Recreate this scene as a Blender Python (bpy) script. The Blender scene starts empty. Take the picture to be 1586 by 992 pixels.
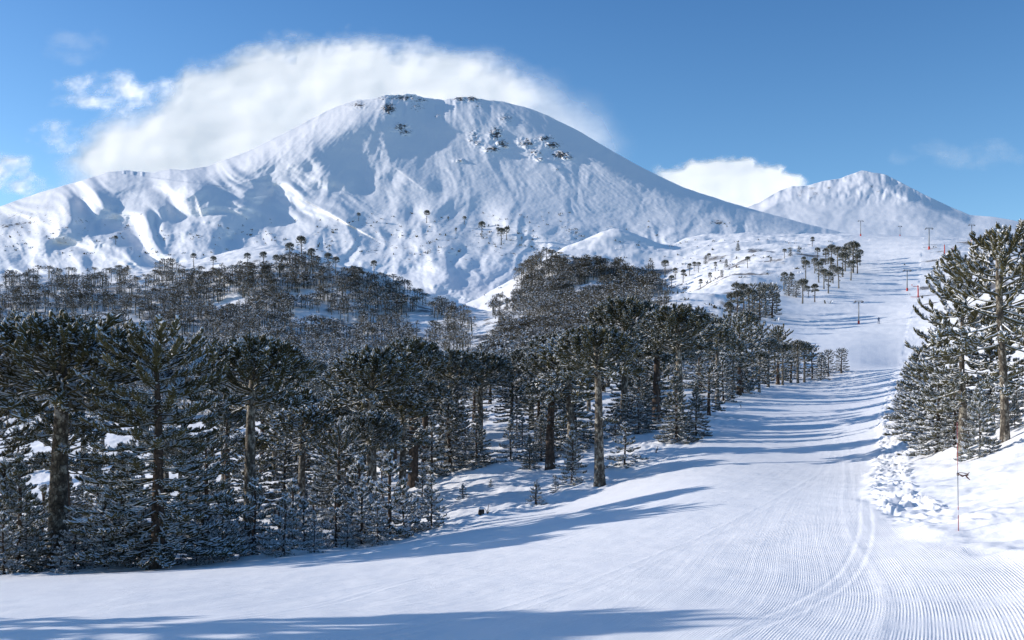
import bpy, math, random
import numpy as np
from mathutils import Vector
# ------------------------------------------------------------------ frame
F, CX, HOR, PW, PH = 1542.0, 793.0, 640.0, 1586.0, 992.0
SUN_AZ, SUN_EL = math.radians(12.5), math.radians(18.5)      # sun stands to the left, a little in front
scene = bpy.context.scene
COL = scene.collection
rng = np.random.default_rng(7)
random.seed(7)

cam = bpy.data.objects.new('camera', bpy.data.cameras.new('camera'))
COL.objects.link(cam)
cam.location = (0, 0, 0)
cam.rotation_euler = (math.radians(90), 0, 0)
cam.data.sensor_width = 36
cam.data.lens = F / PW * 36
cam.data.shift_y = (HOR - PH / 2) / PW
cam.data.clip_start = 0.1
cam.data.clip_end = 20000
scene.camera = cam
scene.view_settings.view_transform = 'Standard'
scene.view_settings.look = 'None'
scene.view_settings.exposure = 0
scene.cycles.max_bounces = 5
scene.cycles.diffuse_bounces = 3
scene.cycles.transparent_max_bounces = 6
scene.cycles.caustics_reflective = False
scene.cycles.caustics_refractive = False

# ------------------------------------------------------------------ noise
_perm = np.random.default_rng(11).permutation(512)
_perm = np.concatenate([_perm, _perm, _perm])
_ga = np.random.default_rng(12).uniform(0, 2 * math.pi, 512)
_gx, _gy = np.cos(_ga), np.sin(_ga)

def noise(x, y, seed=0):
    x = np.asarray(x, float) + seed * 17.31
    y = np.asarray(y, float) + seed * 9.77
    xi, yi = np.floor(x), np.floor(y)
    xf, yf = x - xi, y - yi
    xi = xi.astype(np.int64) & 511
    yi = yi.astype(np.int64) & 511
    def g(i, j, a, b):
        h = _perm[_perm[(xi + i) & 511] + ((yi + j) & 511)]
        return _gx[h] * a + _gy[h] * b
    u = xf * xf * xf * (xf * (xf * 6 - 15) + 10)
    v = yf * yf * yf * (yf * (yf * 6 - 15) + 10)
    a = g(0, 0, xf, yf); b = g(1, 0, xf - 1, yf)
    c = g(0, 1, xf, yf - 1); d = g(1, 1, xf - 1, yf - 1)
    return (a + (b - a) * u + ((c + (d - c) * u) - (a + (b - a) * u)) * v) * 1.5

def fbm(x, y, octv=4, seed=0, gain=0.5):
    s, a, f = 0, 1.0, 1.0
    for k in range(octv):
        s = s + a * noise(x * f, y * f, seed + k * 3)
        a *= gain; f *= 2.03
    return s

def sm(a, b, x):
    t = np.clip((x - a) / (b - a), 0, 1)
    return t * t * (3 - 2 * t)

def link(o, parent=None):
    COL.objects.link(o)
    if parent is not None: o.parent = parent
    return o

def mesh_np(name, V, loops, starts, totals, mats=(), midx=None, smooth=None, attrs=None):
    """a mesh straight from numpy arrays"""
    me = bpy.data.meshes.new(name)
    me.vertices.add(len(V)); me.vertices.foreach_set('co', np.ascontiguousarray(V, dtype=np.float32).ravel())
    me.loops.add(len(loops)); me.loops.foreach_set('vertex_index', np.ascontiguousarray(loops, dtype=np.int32))
    me.polygons.add(len(starts))
    me.polygons.foreach_set('loop_start', np.ascontiguousarray(starts, dtype=np.int32))
    for m in mats: me.materials.append(m)
    if midx is not None: me.polygons.foreach_set('material_index', np.ascontiguousarray(midx, dtype=np.int32))
    if smooth is None: smooth = np.ones(len(starts), bool)
    me.polygons.foreach_set('use_smooth', np.ascontiguousarray(smooth, dtype=bool))
    for k, a in (attrs or {}).items():
        at = me.attributes.new(k, 'FLOAT', 'POINT')
        at.data.foreach_set('value', np.ascontiguousarray(a, dtype=np.float32))
    me.update(calc_edges=True)
    return me

def quads_mesh(name, V, Q, **kw):
    n = len(Q)
    return mesh_np(name, V, Q.ravel(), np.arange(n) * 4, np.full(n, 4), **kw)

# ------------------------------------------------------------------ materials
def mat(name):
    m = bpy.data.materials.new(name); m.use_nodes = True
    nt = m.node_tree; b = nt.nodes['Principled BSDF']
    return m, nt, b

def N(nt, typ, **kw):
    n = nt.nodes.new(typ)
    for k, v in kw.items():
        if k.startswith('i_'): n.inputs[k[2:].replace('_', ' ')].default_value = v
        else: setattr(n, k, v)
    return n

def ramp(nt, fac, stops):
    r = nt.nodes.new('ShaderNodeValToRGB')
    els = r.color_ramp.elements
    els[0].position, els[0].color = stops[0][0], stops[0][1]
    els[1].position, els[1].color = stops[-1][0], stops[-1][1]
    for p, c in stops[1:-1]:
        e = els.new(p); e.color = c
    nt.links.new(fac, r.inputs[0])
    return r

def g1(v): return (v, v, v, 1)

def math_n(nt, op, a, b=None, clamp=False):
    n = nt.nodes.new('ShaderNodeMath'); n.operation = op; n.use_clamp = clamp
    for k, s in enumerate((a, b)):
        if s is None: continue
        if isinstance(s, (int, float)): n.inputs[k].default_value = s
        else: nt.links.new(s, n.inputs[k])
    return n.outputs[0]

SNOW = (0.86, 0.87, 0.90, 1)

def snow_ground_mat():
    m, nt, b = mat('snow')
    b.inputs['Roughness'].default_value = 0.75
    b.inputs['Specular IOR Level'].default_value = 0.25
    tc = N(nt, 'ShaderNodeTexCoord')
    n1 = N(nt, 'ShaderNodeTexNoise', i_Scale=0.35, i_Detail=6.0)
    n2 = N(nt, 'ShaderNodeTexNoise', i_Scale=9.0, i_Detail=8.0, i_Roughness=0.7)
    for n in (n1, n2): nt.links.new(tc.outputs['Object'], n.inputs['Vector'])
    c = ramp(nt, n1.outputs[0], [(0.3, (0.86, 0.865, 0.885, 1)), (0.7, (0.91, 0.91, 0.925, 1))])
    ar = N(nt, 'ShaderNodeAttribute', attribute_name='rock')
    rockc = ramp(nt, n2.outputs[0], [(0.35, (0.03, 0.028, 0.028, 1)), (0.65, (0.13, 0.11, 0.095, 1))])
    thr = math_n(nt, 'ADD', ar.outputs['Fac'], math_n(nt, 'MULTIPLY', math_n(nt, 'SUBTRACT', n2.outputs[0], 0.5), 0.8))
    fac = math_n(nt, 'MULTIPLY', math_n(nt, 'SUBTRACT', thr, 0.5), 8.0, clamp=True)
    mx = N(nt, 'ShaderNodeMix', data_type='RGBA')
    nt.links.new(fac, mx.inputs[0]); nt.links.new(c.outputs[0], mx.inputs[6]); nt.links.new(rockc.outputs[0], mx.inputs[7])
    nt.links.new(mx.outputs[2], b.inputs['Base Color'])
    bp = N(nt, 'ShaderNodeBump', i_Strength=0.35, i_Distance=0.04)
    nt.links.new(n2.outputs[0], bp.inputs['Height'])
    nt.links.new(bp.outputs[0], b.inputs['Normal'])
    return m

def piste_mat():
    m, nt, b = mat('groomed_snow')
    b.inputs['Roughness'].default_value = 0.7
    b.inputs['Specular IOR Level'].default_value = 0.25
    tc = N(nt, 'ShaderNodeTexCoord')
    n1 = N(nt, 'ShaderNodeTexNoise', i_Scale=0.5, i_Detail=6.0)
    n2 = N(nt, 'ShaderNodeTexNoise', i_Scale=22.0, i_Detail=8.0, i_Roughness=0.75)
    n3 = N(nt, 'ShaderNodeTexNoise', i_Scale=1.4, i_Detail=5.0, i_Roughness=0.6)
    for n in (n1, n2, n3): nt.links.new(tc.outputs['Object'], n.inputs['Vector'])
    c = ramp(nt, n1.outputs[0], [(0.3, (0.87, 0.875, 0.895, 1)), (0.7, (0.92, 0.92, 0.93, 1))])
    nt.links.new(c.outputs[0], b.inputs['Base Color'])
    lat = N(nt, 'ShaderNodeAttribute', attribute_name='lat')
    amp = N(nt, 'ShaderNodeAttribute', attribute_name='cord')
    w = math_n(nt, 'SINE', math_n(nt, 'MULTIPLY', lat.outputs['Fac'], 2 * math.pi / 0.029))
    # ridges break up where the snow crumbled
    brk = ramp(nt, n3.outputs[0], [(0.38, g1(0.0)), (0.55, g1(1.0))])
    w = math_n(nt, 'MULTIPLY', math_n(nt, 'MULTIPLY', w, amp.outputs['Fac']), math_n(nt, 'ADD', math_n(nt, 'MULTIPLY', brk.outputs[0], 0.75), 0.25))
    b1 = N(nt, 'ShaderNodeBump', i_Strength=1.0, i_Distance=0.0019)
    nt.links.new(w, b1.inputs['Height'])
    n4 = N(nt, 'ShaderNodeTexNoise', i_Scale=60.0, i_Detail=4.0, i_Roughness=0.8); nt.links.new(tc.outputs['Object'], n4.inputs['Vector'])
    patch = ramp(nt, n3.outputs[0], [(0.46, g1(0.15)), (0.62, g1(1.0))])
    hh = math_n(nt, 'ADD', n2.outputs[0], math_n(nt, 'MULTIPLY', math_n(nt, 'MULTIPLY', n4.outputs[0], patch.outputs[0]), 1.1))
    cm = N(nt, 'ShaderNodeCombineXYZ'); nt.links.new(math_n(nt, 'MULTIPLY', lat.outputs['Fac'], 3.2), cm.inputs[0])
    sy = N(nt, 'ShaderNodeSeparateXYZ'); nt.links.new(tc.outputs['Object'], sy.inputs[0]); nt.links.new(math_n(nt, 'MULTIPLY', sy.outputs['Y'], 0.05), cm.inputs[1])
    n5 = N(nt, 'ShaderNodeTexNoise', i_Scale=1.0, i_Detail=7.0, i_Roughness=0.75); nt.links.new(cm.outputs[0], n5.inputs['Vector'])
    b0 = N(nt, 'ShaderNodeBump', i_Strength=0.5, i_Distance=0.035); nt.links.new(n5.outputs[0], b0.inputs['Height']); nt.links.new(b0.outputs[0], b1.inputs['Normal'])
    b2 = N(nt, 'ShaderNodeBump', i_Strength=0.35, i_Distance=0.022)
    nt.links.new(hh, b2.inputs['Height']); nt.links.new(b1.outputs[0], b2.inputs['Normal'])
    nt.links.new(b2.outputs[0], b.inputs['Normal'])
    return m

def mountain_mat():
    m, nt, b = mat('mountain_snow')
    b.inputs['Roughness'].default_value = 0.8
    b.inputs['Specular IOR Level'].default_value = 0.2
    tc = N(nt, 'ShaderNodeTexCoord')
    n2 = N(nt, 'ShaderNodeTexNoise', i_Scale=0.26, i_Detail=9.0, i_Roughness=0.72)
    n3 = N(nt, 'ShaderNodeTexNoise', i_Scale=0.022, i_Detail=8.0, i_Roughness=0.52)
    for n in (n2, n3): nt.links.new(tc.outputs['Object'], n.inputs['Vector'])
    ar = N(nt, 'ShaderNodeAttribute', attribute_name='rock')
    rockc = ramp(nt, n2.outputs[0], [(0.35, (0.035, 0.032, 0.034, 1)), (0.65, (0.15, 0.125, 0.105, 1))])
    thr = math_n(nt, 'ADD', ar.outputs['Fac'], math_n(nt, 'MULTIPLY', math_n(nt, 'SUBTRACT', n2.outputs[0], 0.5), 3.0))
    fac = math_n(nt, 'MULTIPLY', math_n(nt, 'SUBTRACT', thr, 0.5), 6.0, clamp=True)
    mx = N(nt, 'ShaderNodeMix', data_type='RGBA')
    nt.links.new(fac, mx.inputs[0]); mx.inputs[6].default_value = (0.89, 0.895, 0.915, 1)
    nt.links.new(rockc.outputs[0], mx.inputs[7])
    nt.links.new(mx.outputs[2], b.inputs['Base Color'])
    b1 = N(nt, 'ShaderNodeBump', i_Strength=0.30, i_Distance=4.0)
    nt.links.new(n3.outputs[0], b1.inputs['Height'])
    b2 = N(nt, 'ShaderNodeBump', i_Strength=0.22, i_Distance=0.8)
    nt.links.new(n2.outputs[0], b2.inputs['Height']); nt.links.new(b1.outputs[0], b2.inputs['Normal'])
    nt.links.new(b2.outputs[0], b.inputs['Normal'])
    return m

# ------------------------------------------------------------------ daylight
w = bpy.data.worlds.new('World'); scene.world = w; w.use_nodes = True
wn = w.node_tree; bg = wn.nodes['Background']
sky = wn.nodes.new('ShaderNodeTexSky'); sky.sky_type = 'NISHITA'; sky.sun_disc = False
sky.sun_elevation = SUN_EL
sky.sun_rotation = math.atan2(-math.cos(SUN_AZ), math.sin(SUN_AZ))
sky.altitude = 1600; sky.air_density = 1.0; sky.dust_density = 0.9; sky.ozone_density = 3.0
hs = wn.nodes.new('ShaderNodeHueSaturation'); hs.inputs['Saturation'].default_value = 1.17; hs.inputs['Value'].default_value = 1.0
tcw = wn.nodes.new('ShaderNodeTexCoord'); spw = wn.nodes.new('ShaderNodeSeparateXYZ'); wn.links.new(tcw.outputs['Generated'], spw.inputs[0])
rw = ramp(wn, spw.outputs['Z'], [(0.0, (0.86, 0.76, 0.66, 1)), (0.12, (0.78, 0.70, 0.62, 1)), (0.42, (0.50, 0.52, 0.55, 1)), (1.0, (0.60, 0.58, 0.54, 1))])
mw = wn.nodes.new('ShaderNodeMix'); mw.data_type = 'RGBA'; mw.blend_type = 'MULTIPLY'; mw.inputs[0].default_value = 1.0
wn.links.new(sky.outputs[0], hs.inputs['Color']); wn.links.new(hs.outputs[0], mw.inputs[6]); wn.links.new(rw.outputs[0], mw.inputs[7]); wn.links.new(mw.outputs[2], bg.inputs[0]); bg.inputs[1].default_value = 0.32
sun = bpy.data.objects.new('sun', bpy.data.lights.new('sun', 'SUN')); COL.objects.link(sun)
sun.data.energy = 5.0; sun.data.angle = math.radians(0.5); sun.data.color = (1.0, 0.935, 0.865)
SUN_DIR = Vector((-math.cos(SUN_AZ) * math.cos(SUN_EL), math.sin(SUN_AZ) * math.cos(SUN_EL), math.sin(SUN_EL)))
sun.rotation_euler = SUN_DIR.to_track_quat('Z', 'Y').to_euler()
sun.location = (-60, 10, 60)
# ------------------------------------------------------------------ terrain: surveyed points (direction, distance), smooth surface between
SURVEY = [
 # near the viewer
 (-900,0,1.5,'z',-2.0),(793,0,1.5,'z',-1.75),(2400,0,1.5,'z',-1.6),(-900,0,5,'z',-3.2),(793,0,5,'z',-1.8),(2400,0,5,'z',-1.2),
 # piste, foreground
 (0,992,10.5),(0,940,15),(0,910,21),(0,896,29),(-350,912,27),(-350,990,13),(-900,960,24),
 (480,992,9.2),(480,940,13.3),(480,900,19.3),(480,874,27),(480,860,36),
 (793,992,8.6),(793,940,12),(793,900,16),(793,860,22.5),(800,820,33),(800,801,43),
 (640,835,40),(250,881,33),(930,755,51),(1010,700,62),(1090,660,80),(1105,620,110),
 (1100,992,8),(1100,900,13.3),(1100,850,18.5),(1100,800,26),(1100,750,38),(1100,705,56),
 (1340,992,7.7),(1340,900,12.3),(1340,825,18.3),(1340,770,27),(1340,705,50),(1300,665,72),(1250,635,98),(1300,605,130),(1330,580,165),(1330,562,188),
 (1200,600,138),(1320,583,165),
 # right bank
 (1483,828,15),(1483,760,24),(1470,705,38),(1586,880,11),(1586,780,18),(1556,690,32),(1586,655,36),(1700,700,22),(1700,600,38),(1900,700,14),(2300,700,12),(1900,560,40),(2300,500,60),
 (1400,640,70),(1420,600,110),(1490,620,60),(1480,575,110),(1586,560,80),(1586,500,150),(1586,440,260),(1400,565,190),
 # left bank, forest floor
 (0,882,45),(0,820,75),(0,735,115),(0,660,170),(0,590,260),(0,540,350),(0,480,470),(0,425,620),(0,450,760),
 (300,866,45),(300,790,72),(300,705,110),(300,620,180),(300,560,290),(300,480,450),(300,405,620),(300,440,760),
 (450,850,45),(450,790,65),(450,384,640),(450,420,780),
 (600,838,46),(600,790,58),(600,705,90),(600,640,135),(600,590,210),(600,550,310),(600,490,430),(600,428,530),(600,470,620),
 (690,812,46),(720,775,54),(760,720,66),(720,665,95),(720,610,165),(720,560,270),(720,510,390),(720,484,450),(720,500,520),(760,455,600),
 (830,790,47),(830,700,72),(850,640,105),(900,590,160),(900,545,240),(880,480,370),(860,404,560),(880,430,700),(960,403,560),(960,440,700),
 (1000,660,80),(1010,590,140),(1010,540,200),(1020,490,260),(1045,462,310),(1030,480,420),(1020,440,490),(1050,385,640),(1050,375,720),(960,380,680),
 (1110,560,190),(1110,500,250),(1130,450,330),(1150,425,390),(1160,408,450),(1120,375,600),(1120,366,690),
 (1200,540,215),(1200,500,270),(1200,455,345),(1200,420,410),(1210,393,480),(1220,372,600),(1200,364,700),
 (1330,530,220),(1330,502,262),(1300,450,350),(1330,415,420),(1330,385,520),(1330,362,640),
 (1405,452,345),(1430,410,410),(1439,387,450),(1430,369,560),(1500,440,330),(1500,385,450),(1500,374,520),(1586,378,480),(1900,400,500),(2400,430,500),
 # back slopes behind the brow
 (1120,385,900),(1200,380,900),(1330,378,800),(1430,390,800),(1586,400,800),(-500,440,560),(-500,480,800),(-500,560,350),(-500,680,190),(-500,830,90),(-900,930,40),(2200,440,900),
]
def _tps_fit(P, q, lam=1e-4):
    n = len(P)
    d = np.hypot(P[:, None, 0] - P[None, :, 0], P[:, None, 1] - P[None, :, 1])
    K = np.where(d > 0, d * d * np.log(d + 1e-12), 0) + lam * np.eye(n)
    A = np.zeros((n + 3, n + 3)); A[:n, :n] = K
    A[:n, n] = 1; A[:n, n + 1:] = P; A[n, :n] = 1; A[n + 1:, :n] = P.T
    return np.linalg.solve(A, np.concatenate([q, [0, 0, 0]]))
_P, _q = [], []
for r in SURVEY:
    px, py, D = r[:3]
    z = r[4] if len(r) > 3 else (HOR - py) / F * D
    _P.append(((px - CX) / F * 2.2, math.log(D + 6))); _q.append(z / (D + 14))
_P = np.array(_P); _q = np.array(_q)
_W = _tps_fit(_P, _q)

def ground_base(u, D):
    """height of the smooth ground in direction u = x/y at distance D"""
    u = np.asarray(u, float); D = np.asarray(D, float)
    shp = u.shape
    a = (u * 2.2).ravel(); b = np.log(D + 6).ravel()
    out = np.empty(a.size)
    n = len(_P)
    for s in range(0, a.size, 40000):
        A, B = a[s:s + 40000, None], b[s:s + 40000, None]
        d2 = (A - _P[None, :, 0]) ** 2 + (B - _P[None, :, 1]) ** 2
        k = 0.5 * d2 * np.log(d2 + 1e-12)
        out[s:s + 40000] = k @ _W[:n] + _W[n] + A[:, 0] * _W[n + 1] + B[:, 0] * _W[n + 2]
    return (out * (b * 0 + np.exp(b) + 8)).reshape(shp)

# edges of the groomed run as picture columns against distance
PL_D = np.array([1, 8, 15, 24, 30, 34, 40, 46, 52, 62, 80, 110, 140, 170, 195, 230, 270, 330, 400, 470, 560, 700])
PL_X = np.array([-2500, -1400, -700, -180, 10, 250, 560, 760, 900, 1000, 1080, 1112, 1215, 1330, 1200, 1170, 1185, 1190, 1240, 1310, 1345, 1360])
PR_D = np.array([1, 8, 12, 16, 20, 27, 38, 50, 80, 120, 190, 300, 500, 700])
PR_X = np.array([2600, 1760, 1560, 1430, 1385, 1338, 1345, 1362, 1368, 1380, 1395, 1420, 1430, 1430])
def run_edges(D):
    return (np.interp(D, PL_D, PL_X) - CX) / F, (np.interp(D, PR_D, PR_X) - CX) / F

def ground_detail(u, D):
    """drifts, tracks and churned snow; returns (dz, piste mask, rock)"""
    x, y = u * D, D
    el, er = run_edges(D)
    wob = 0.35 * noise(x * 0.25, y * 0.25, 5)
    inl, inr = (u - el) * D + wob, (er - u) * D + wob * 0.5
    inside = np.minimum(inl, inr)
    piste = sm(-0.25, 0.35, inside)
    off = 1 - piste
    offw = sm(0, 1, -inside / (2 + D * 0.05))
    dz = 0 * x
    # soft drifts off the run
    far = sm(60, 300, D)
    dz += off * (0.16 * fbm(x * 0.22, y * 0.22, 4, 2) + 0.045 * fbm(x * 1.3, y * 1.3, 3, 9)) * (1 - 0.2 * far)
    dz += far * offw * (1.5 * fbm(x * 0.03, y * 0.03, 5, 21, 0.55))
    dz += far * (0.35 * fbm(x * 0.05, y * 0.05, 5, 31, 0.6)) * (0.4 + offw)
    # gentle rolls of the run
    dz += piste * (0.05 * noise(x * 0.12, y * 0.2, 3) + 0.012 * fbm(x * 0.9, y * 0.5, 3, 4))
    # left berm with tracks
    b = np.exp(-((inl + 0.1) / 1.3) ** 2) * sm(34, 40, D) * (1 - sm(170, 210, D))
    dz += b * (0.10 + 0.13 * np.abs(fbm(x * 1.1, y * 0.55, 3, 12)))
    for k, o in enumerate((0.9, 1.9, 2.7)):      # ski and foot tracks along the berm
        t = np.exp(-((inl - o - 0.35 * noise(y * 0.12, y * 0 + k, 40 + k)) / 0.22) ** 2) * sm(36, 42, D) * (1 - sm(90, 130, D))
        dz += t * (0.075 * noise(x * 1.6, y * 1.1, 50 + k) - 0.03)
    # churned strip right of the run
    mid = np.interp(D, [14, 17, 20, 25, 32, 45, 60, 80, 100], [1560, 1490, 1440, 1388, 1380, 1384, 1384, 1384, 1386])
    hw = np.interp(D, [14, 17, 20, 25, 32, 45, 60, 80, 100], [110, 90, 62, 38, 34, 32, 28, 22, 16])
    c = 1 - sm(0.7, 1.1, np.abs((u * F + CX) - mid) / hw)
    c = c * sm(14.0, 17.0, D) * (1 - sm(120, 150, D))
    strong = sm(19, 23, D) * 0.75 + 0.25
    lump = np.abs(noise(x * 1.7 + 0.8 * noise(y * 0.5, x * 0.5, 71), y * 0.95, 60)) + 0.5 * np.abs(noise(x * 3.1, y * 2.0, 61))
    wx, wy = x + 0.5 * noise(x * 1.1, y * 0.9, 63), y + 0.7 * noise(x * 0.9, y * 0.7, 64)
    rid = (1 - 2.2 * np.abs(noise(wx * 1.5, wy * 0.8, 65))) + 0.5 * (1 - 2.2 * np.abs(noise(wx * 3.4, wy * 2.0, 66)))
    dz += c * strong * (0.13 * rid - 0.10 * np.clip(noise(wx * 2.2, wy * 1.3, 67), 0, 1) + 0.02 * noise(x * 7, y * 5, 62) - 0.06)
    # rim of the groomed edge on the right
    dz += 0.05 * np.exp(-((inr + 0.15) / 0.22) ** 2) * (1 - sm(60, 90, D))
    piste = piste * (1 - sm(0.2, 0.6, c))
    # upper run: moguls, cat track line
    up = sm(200, 260, D) * piste
    dz += up * 0.25 * fbm(x * 0.08, y * 0.06, 4, 80)
    rock = np.clip(off * sm(180, 300, D) * (1 - sm(520, 580, D)) * (0.30 + 0.55 * fbm(x * 0.06, y * 0.05, 4, 90)), 0, 0.62)
    return dz, piste, rock

def ground(u, D):
    return ground_base(u, D) + ground_detail(u, D)[0]

# --- the sheet: rows fan out with distance so that the detail follows it
NC = 1150
cols = np.concatenate([np.linspace(-1400, -60, 150, endpoint=False), np.linspace(-60, 1640, NC - 220), np.linspace(1641, 2900, 70)])
NC = len(cols)
rowsD = np.concatenate([np.geomspace(1.2, 7, 40, endpoint=False), np.geomspace(7, 16, 200, endpoint=False), np.geomspace(16, 70, 420, endpoint=False), np.geomspace(70, 900, 420)])
NR = len(rowsD)
UU, DD = np.meshgrid((cols - CX) / F, rowsD)
base = np.empty(UU.shape)
# smooth part from a coarser lattice (bilinear), detail at full resolution
cu = np.linspace(UU.min(), UU.max(), 300); cl = np.linspace(math.log(1.2), math.log(900), 420)
CU, CLg = np.meshgrid(cu, cl)
cb = ground_base(CU, np.exp(CLg)) / (np.exp(CLg) + 14)
def bilin(u, D):
    fu = np.clip((u - cu[0]) / (cu[1] - cu[0]), 0, len(cu) - 1.001)
    fl = np.clip((np.log(D) - cl[0]) / (cl[1] - cl[0]), 0, len(cl) - 1.001)
    i, j = fu.astype(int), fl.astype(int); a, b = fu - i, fl - j
    v = (cb[j, i] * (1 - a) + cb[j, i + 1] * a) * (1 - b) + (cb[j + 1, i] * (1 - a) + cb[j + 1, i + 1] * a) * b
    return v * (D + 14)
dz, PI_, RK = ground_detail(UU, DD)
ZZ = bilin(UU, DD) + dz
XX, YY = UU * DD, DD
def gz(x, y):
    """ground height at a place"""
    u, D = np.asarray(x / y, float), np.asarray(y, float)
    return bilin(u, D) + ground_detail(u, D)[0]

# direction of the groomer ridges
def lateral(x, y):
    gx = np.interp(y, [0, 4, 8, 12, 15, 20, 28, 60], [-1.2, 1.0, 2.75, 4.45, 5.3, 6.7, 9.6, 19.5])
    gx = gx + 0
    latA = x - gx
    ya = np.linspace(0, 60, 241)
    return latA
_ys = np.linspace(0, 220, 2201)
_h = np.interp(_ys, [0, 6, 9, 12, 15, 19, 30, 60, 100, 220], [0.50, 0.46, 0.40, 0.31, 0.27, 0.30, 0.345, 0.31, 0.34, 0.34])
_g = np.concatenate([[0], np.cumsum((_h[1:] + _h[:-1]) / 2 * 0.1)])
_g2 = np.interp(_ys, [0, 8, 12, 15, 18, 22, 30, 40, 60, 220], [-6.5, -2.2, 0, 1.25, 2.5, 4.3, 8.0, 12.2, 19.5, 75])
_g2 = np.convolve(np.pad(_g2, 20, mode='edge'), np.ones(41) / 41, 'valid')
latA = (XX - np.interp(YY, _ys, _g)) * 0.94
latB = (XX - np.interp(YY, _ys, _g2)) * 0.88
# passes of the groomer: 4.4 m wide, a low windrow between them
bound = latB
sel = sm(-0.06, 0.06, bound)
lat = np.where(bound > 0, latA, latB * 1.0 + 0.013)
cord = PI_ * (1 - sm(26, 60, YY)) * (0.55 + 0.45 * sm(-3.5, 2.0, latA)) 
cord = cord * np.where(bound > 0, 1.0, 0.4)
for pos, side in ((0.0, 0), (4.2, 0), (0.75, 1), (-3.6, 1), (5.2, 1)):
    L = bound + pos if side == 0 else latA + pos
    msk = (PI_ * (1 - sm(60, 120, YY))) * (1.0 if side == 0 else (bound > 0.3))
    line = np.exp(-(L / 0.07) ** 2) + 0.6 * np.exp(-((L - 0.33) / 0.05) ** 2)
    ZZ += 0.008 * line * msk * (0.6 + 0.5 * noise(XX * 1.7, YY * 0.9, 33))
    cord *= 1 - 0.8 * np.exp(-(L / 0.10) ** 2) * (msk > 0.5)
for k in range(4):
    r_ = np.random.default_rng(900 + k); y0 = r_.uniform(9, 90); off_ = r_.uniform(-9, 3); amp_ = r_.uniform(.1, .5); wl_ = r_.uniform(14, 30); slant = r_.uniform(-.12, .12)
    L = latA - (off_ + slant * (YY - y0) + amp_ * np.sin((YY + y0) / wl_ * 2 * math.pi))
    on = PI_ * np.exp(-((YY - y0) / (6 + y0 * .35)) ** 4)
    for s_ in (-.12, .12):
        t_ = np.exp(-((L - s_) / .045) ** 2) * on
        ZZ -= 0.006 * t_ * (0.7 + 0.5 * noise(XX * 2, YY * 2, 34)); ZZ += 0.003 * np.exp(-((L - s_ - .08) / .05) ** 2) * on
    cord *= 1 - 0.6 * np.exp(-(L / .2) ** 4) * on
idx = np.arange(NR * NC).reshape(NR, NC)
Q = np.stack([idx[:-1, :-1], idx[:-1, 1:], idx[1:, 1:], idx[1:, :-1]], -1).reshape(-1, 4)
V = np.stack([XX, YY, ZZ], -1).reshape(-1, 3)
pm = (PI_[:-1, :-1] > 0.5).ravel()
M_SNOW, M_PISTE, M_MTN = snow_ground_mat(), piste_mat(), mountain_mat()
def sub(name, sel_, material, attrs):
    q = Q[sel_]; used, inv = np.unique(q, return_inverse=True)
    me = quads_mesh(name, V[used], inv.reshape(-1, 4), mats=(material,), attrs={k: a.ravel()[used] for k, a in attrs.items()})
    o = link(bpy.data.objects.new(name, me)); o['kind'] = 'structure'; return o
sub('ski_piste', pm, M_PISTE, {'lat': lat, 'cord': cord})
sub('snowy_ground', ~pm, M_SNOW, {'rock': RK})

# first point of the ground seen along a picture direction
_scanD = np.geomspace(6, 880, 900)
def hit(px, py):
    u = (px - CX) / F; v = (HOR - py) / F
    h = bilin(np.full_like(_scanD, u), _scanD) / _scanD
    k = np.argmax(h >= v)
    if h[k] < v: return None
    D = _scanD[k]
    return u * D, D

# ------------------------------------------------------------------ mountains
def seg_ridge(px, py, pts, wL, wR, open_start):
    """soft asymmetric ridge along a polyline: gentle side wL, steep side wR (pixels)"""
    best = np.full(px.shape, 1e9); side = np.zeros(px.shape)
    for (x0, y0), (x1, y1) in zip(pts[:-1], pts[1:]):
        dx, dy = x1 - x0, y1 - y0; L2 = dx * dx + dy * dy
        t = np.clip(((px - x0) * dx + (py - y0) * dy) / L2, 0, 1)
        d = np.hypot(px - x0 - t * dx, py - y0 - t * dy)
        s = (dx * (py - y0) - dy * (px - x0)) / math.sqrt(L2) / np.maximum(d, 1e-6)
        m = d < best
        best = np.where(m, d, best); side = np.where(m, np.clip(s, -1, 1), side)
    k = 0.5 - 0.5 * side
    wd = wL * (1 - k) + wR * k          # k = 1 on the right-hand side of a downward line
    dd = np.sqrt(best * best + 16) - 4
    tot = sum(math.hypot(x1 - x0, y1 - y0) for (x0, y0), (x1, y1) in zip(pts[:-1], pts[1:]))
    R = 0.45 * tot
    f = sm(0, R, np.hypot(px - pts[-1][0], py - pts[-1][1]))
    if not open_start: f = f * sm(0, R * .6, np.hypot(px - pts[0][0], py - pts[0][1]))
    return f * np.exp(-(dd / wd) ** 1.35)

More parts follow.
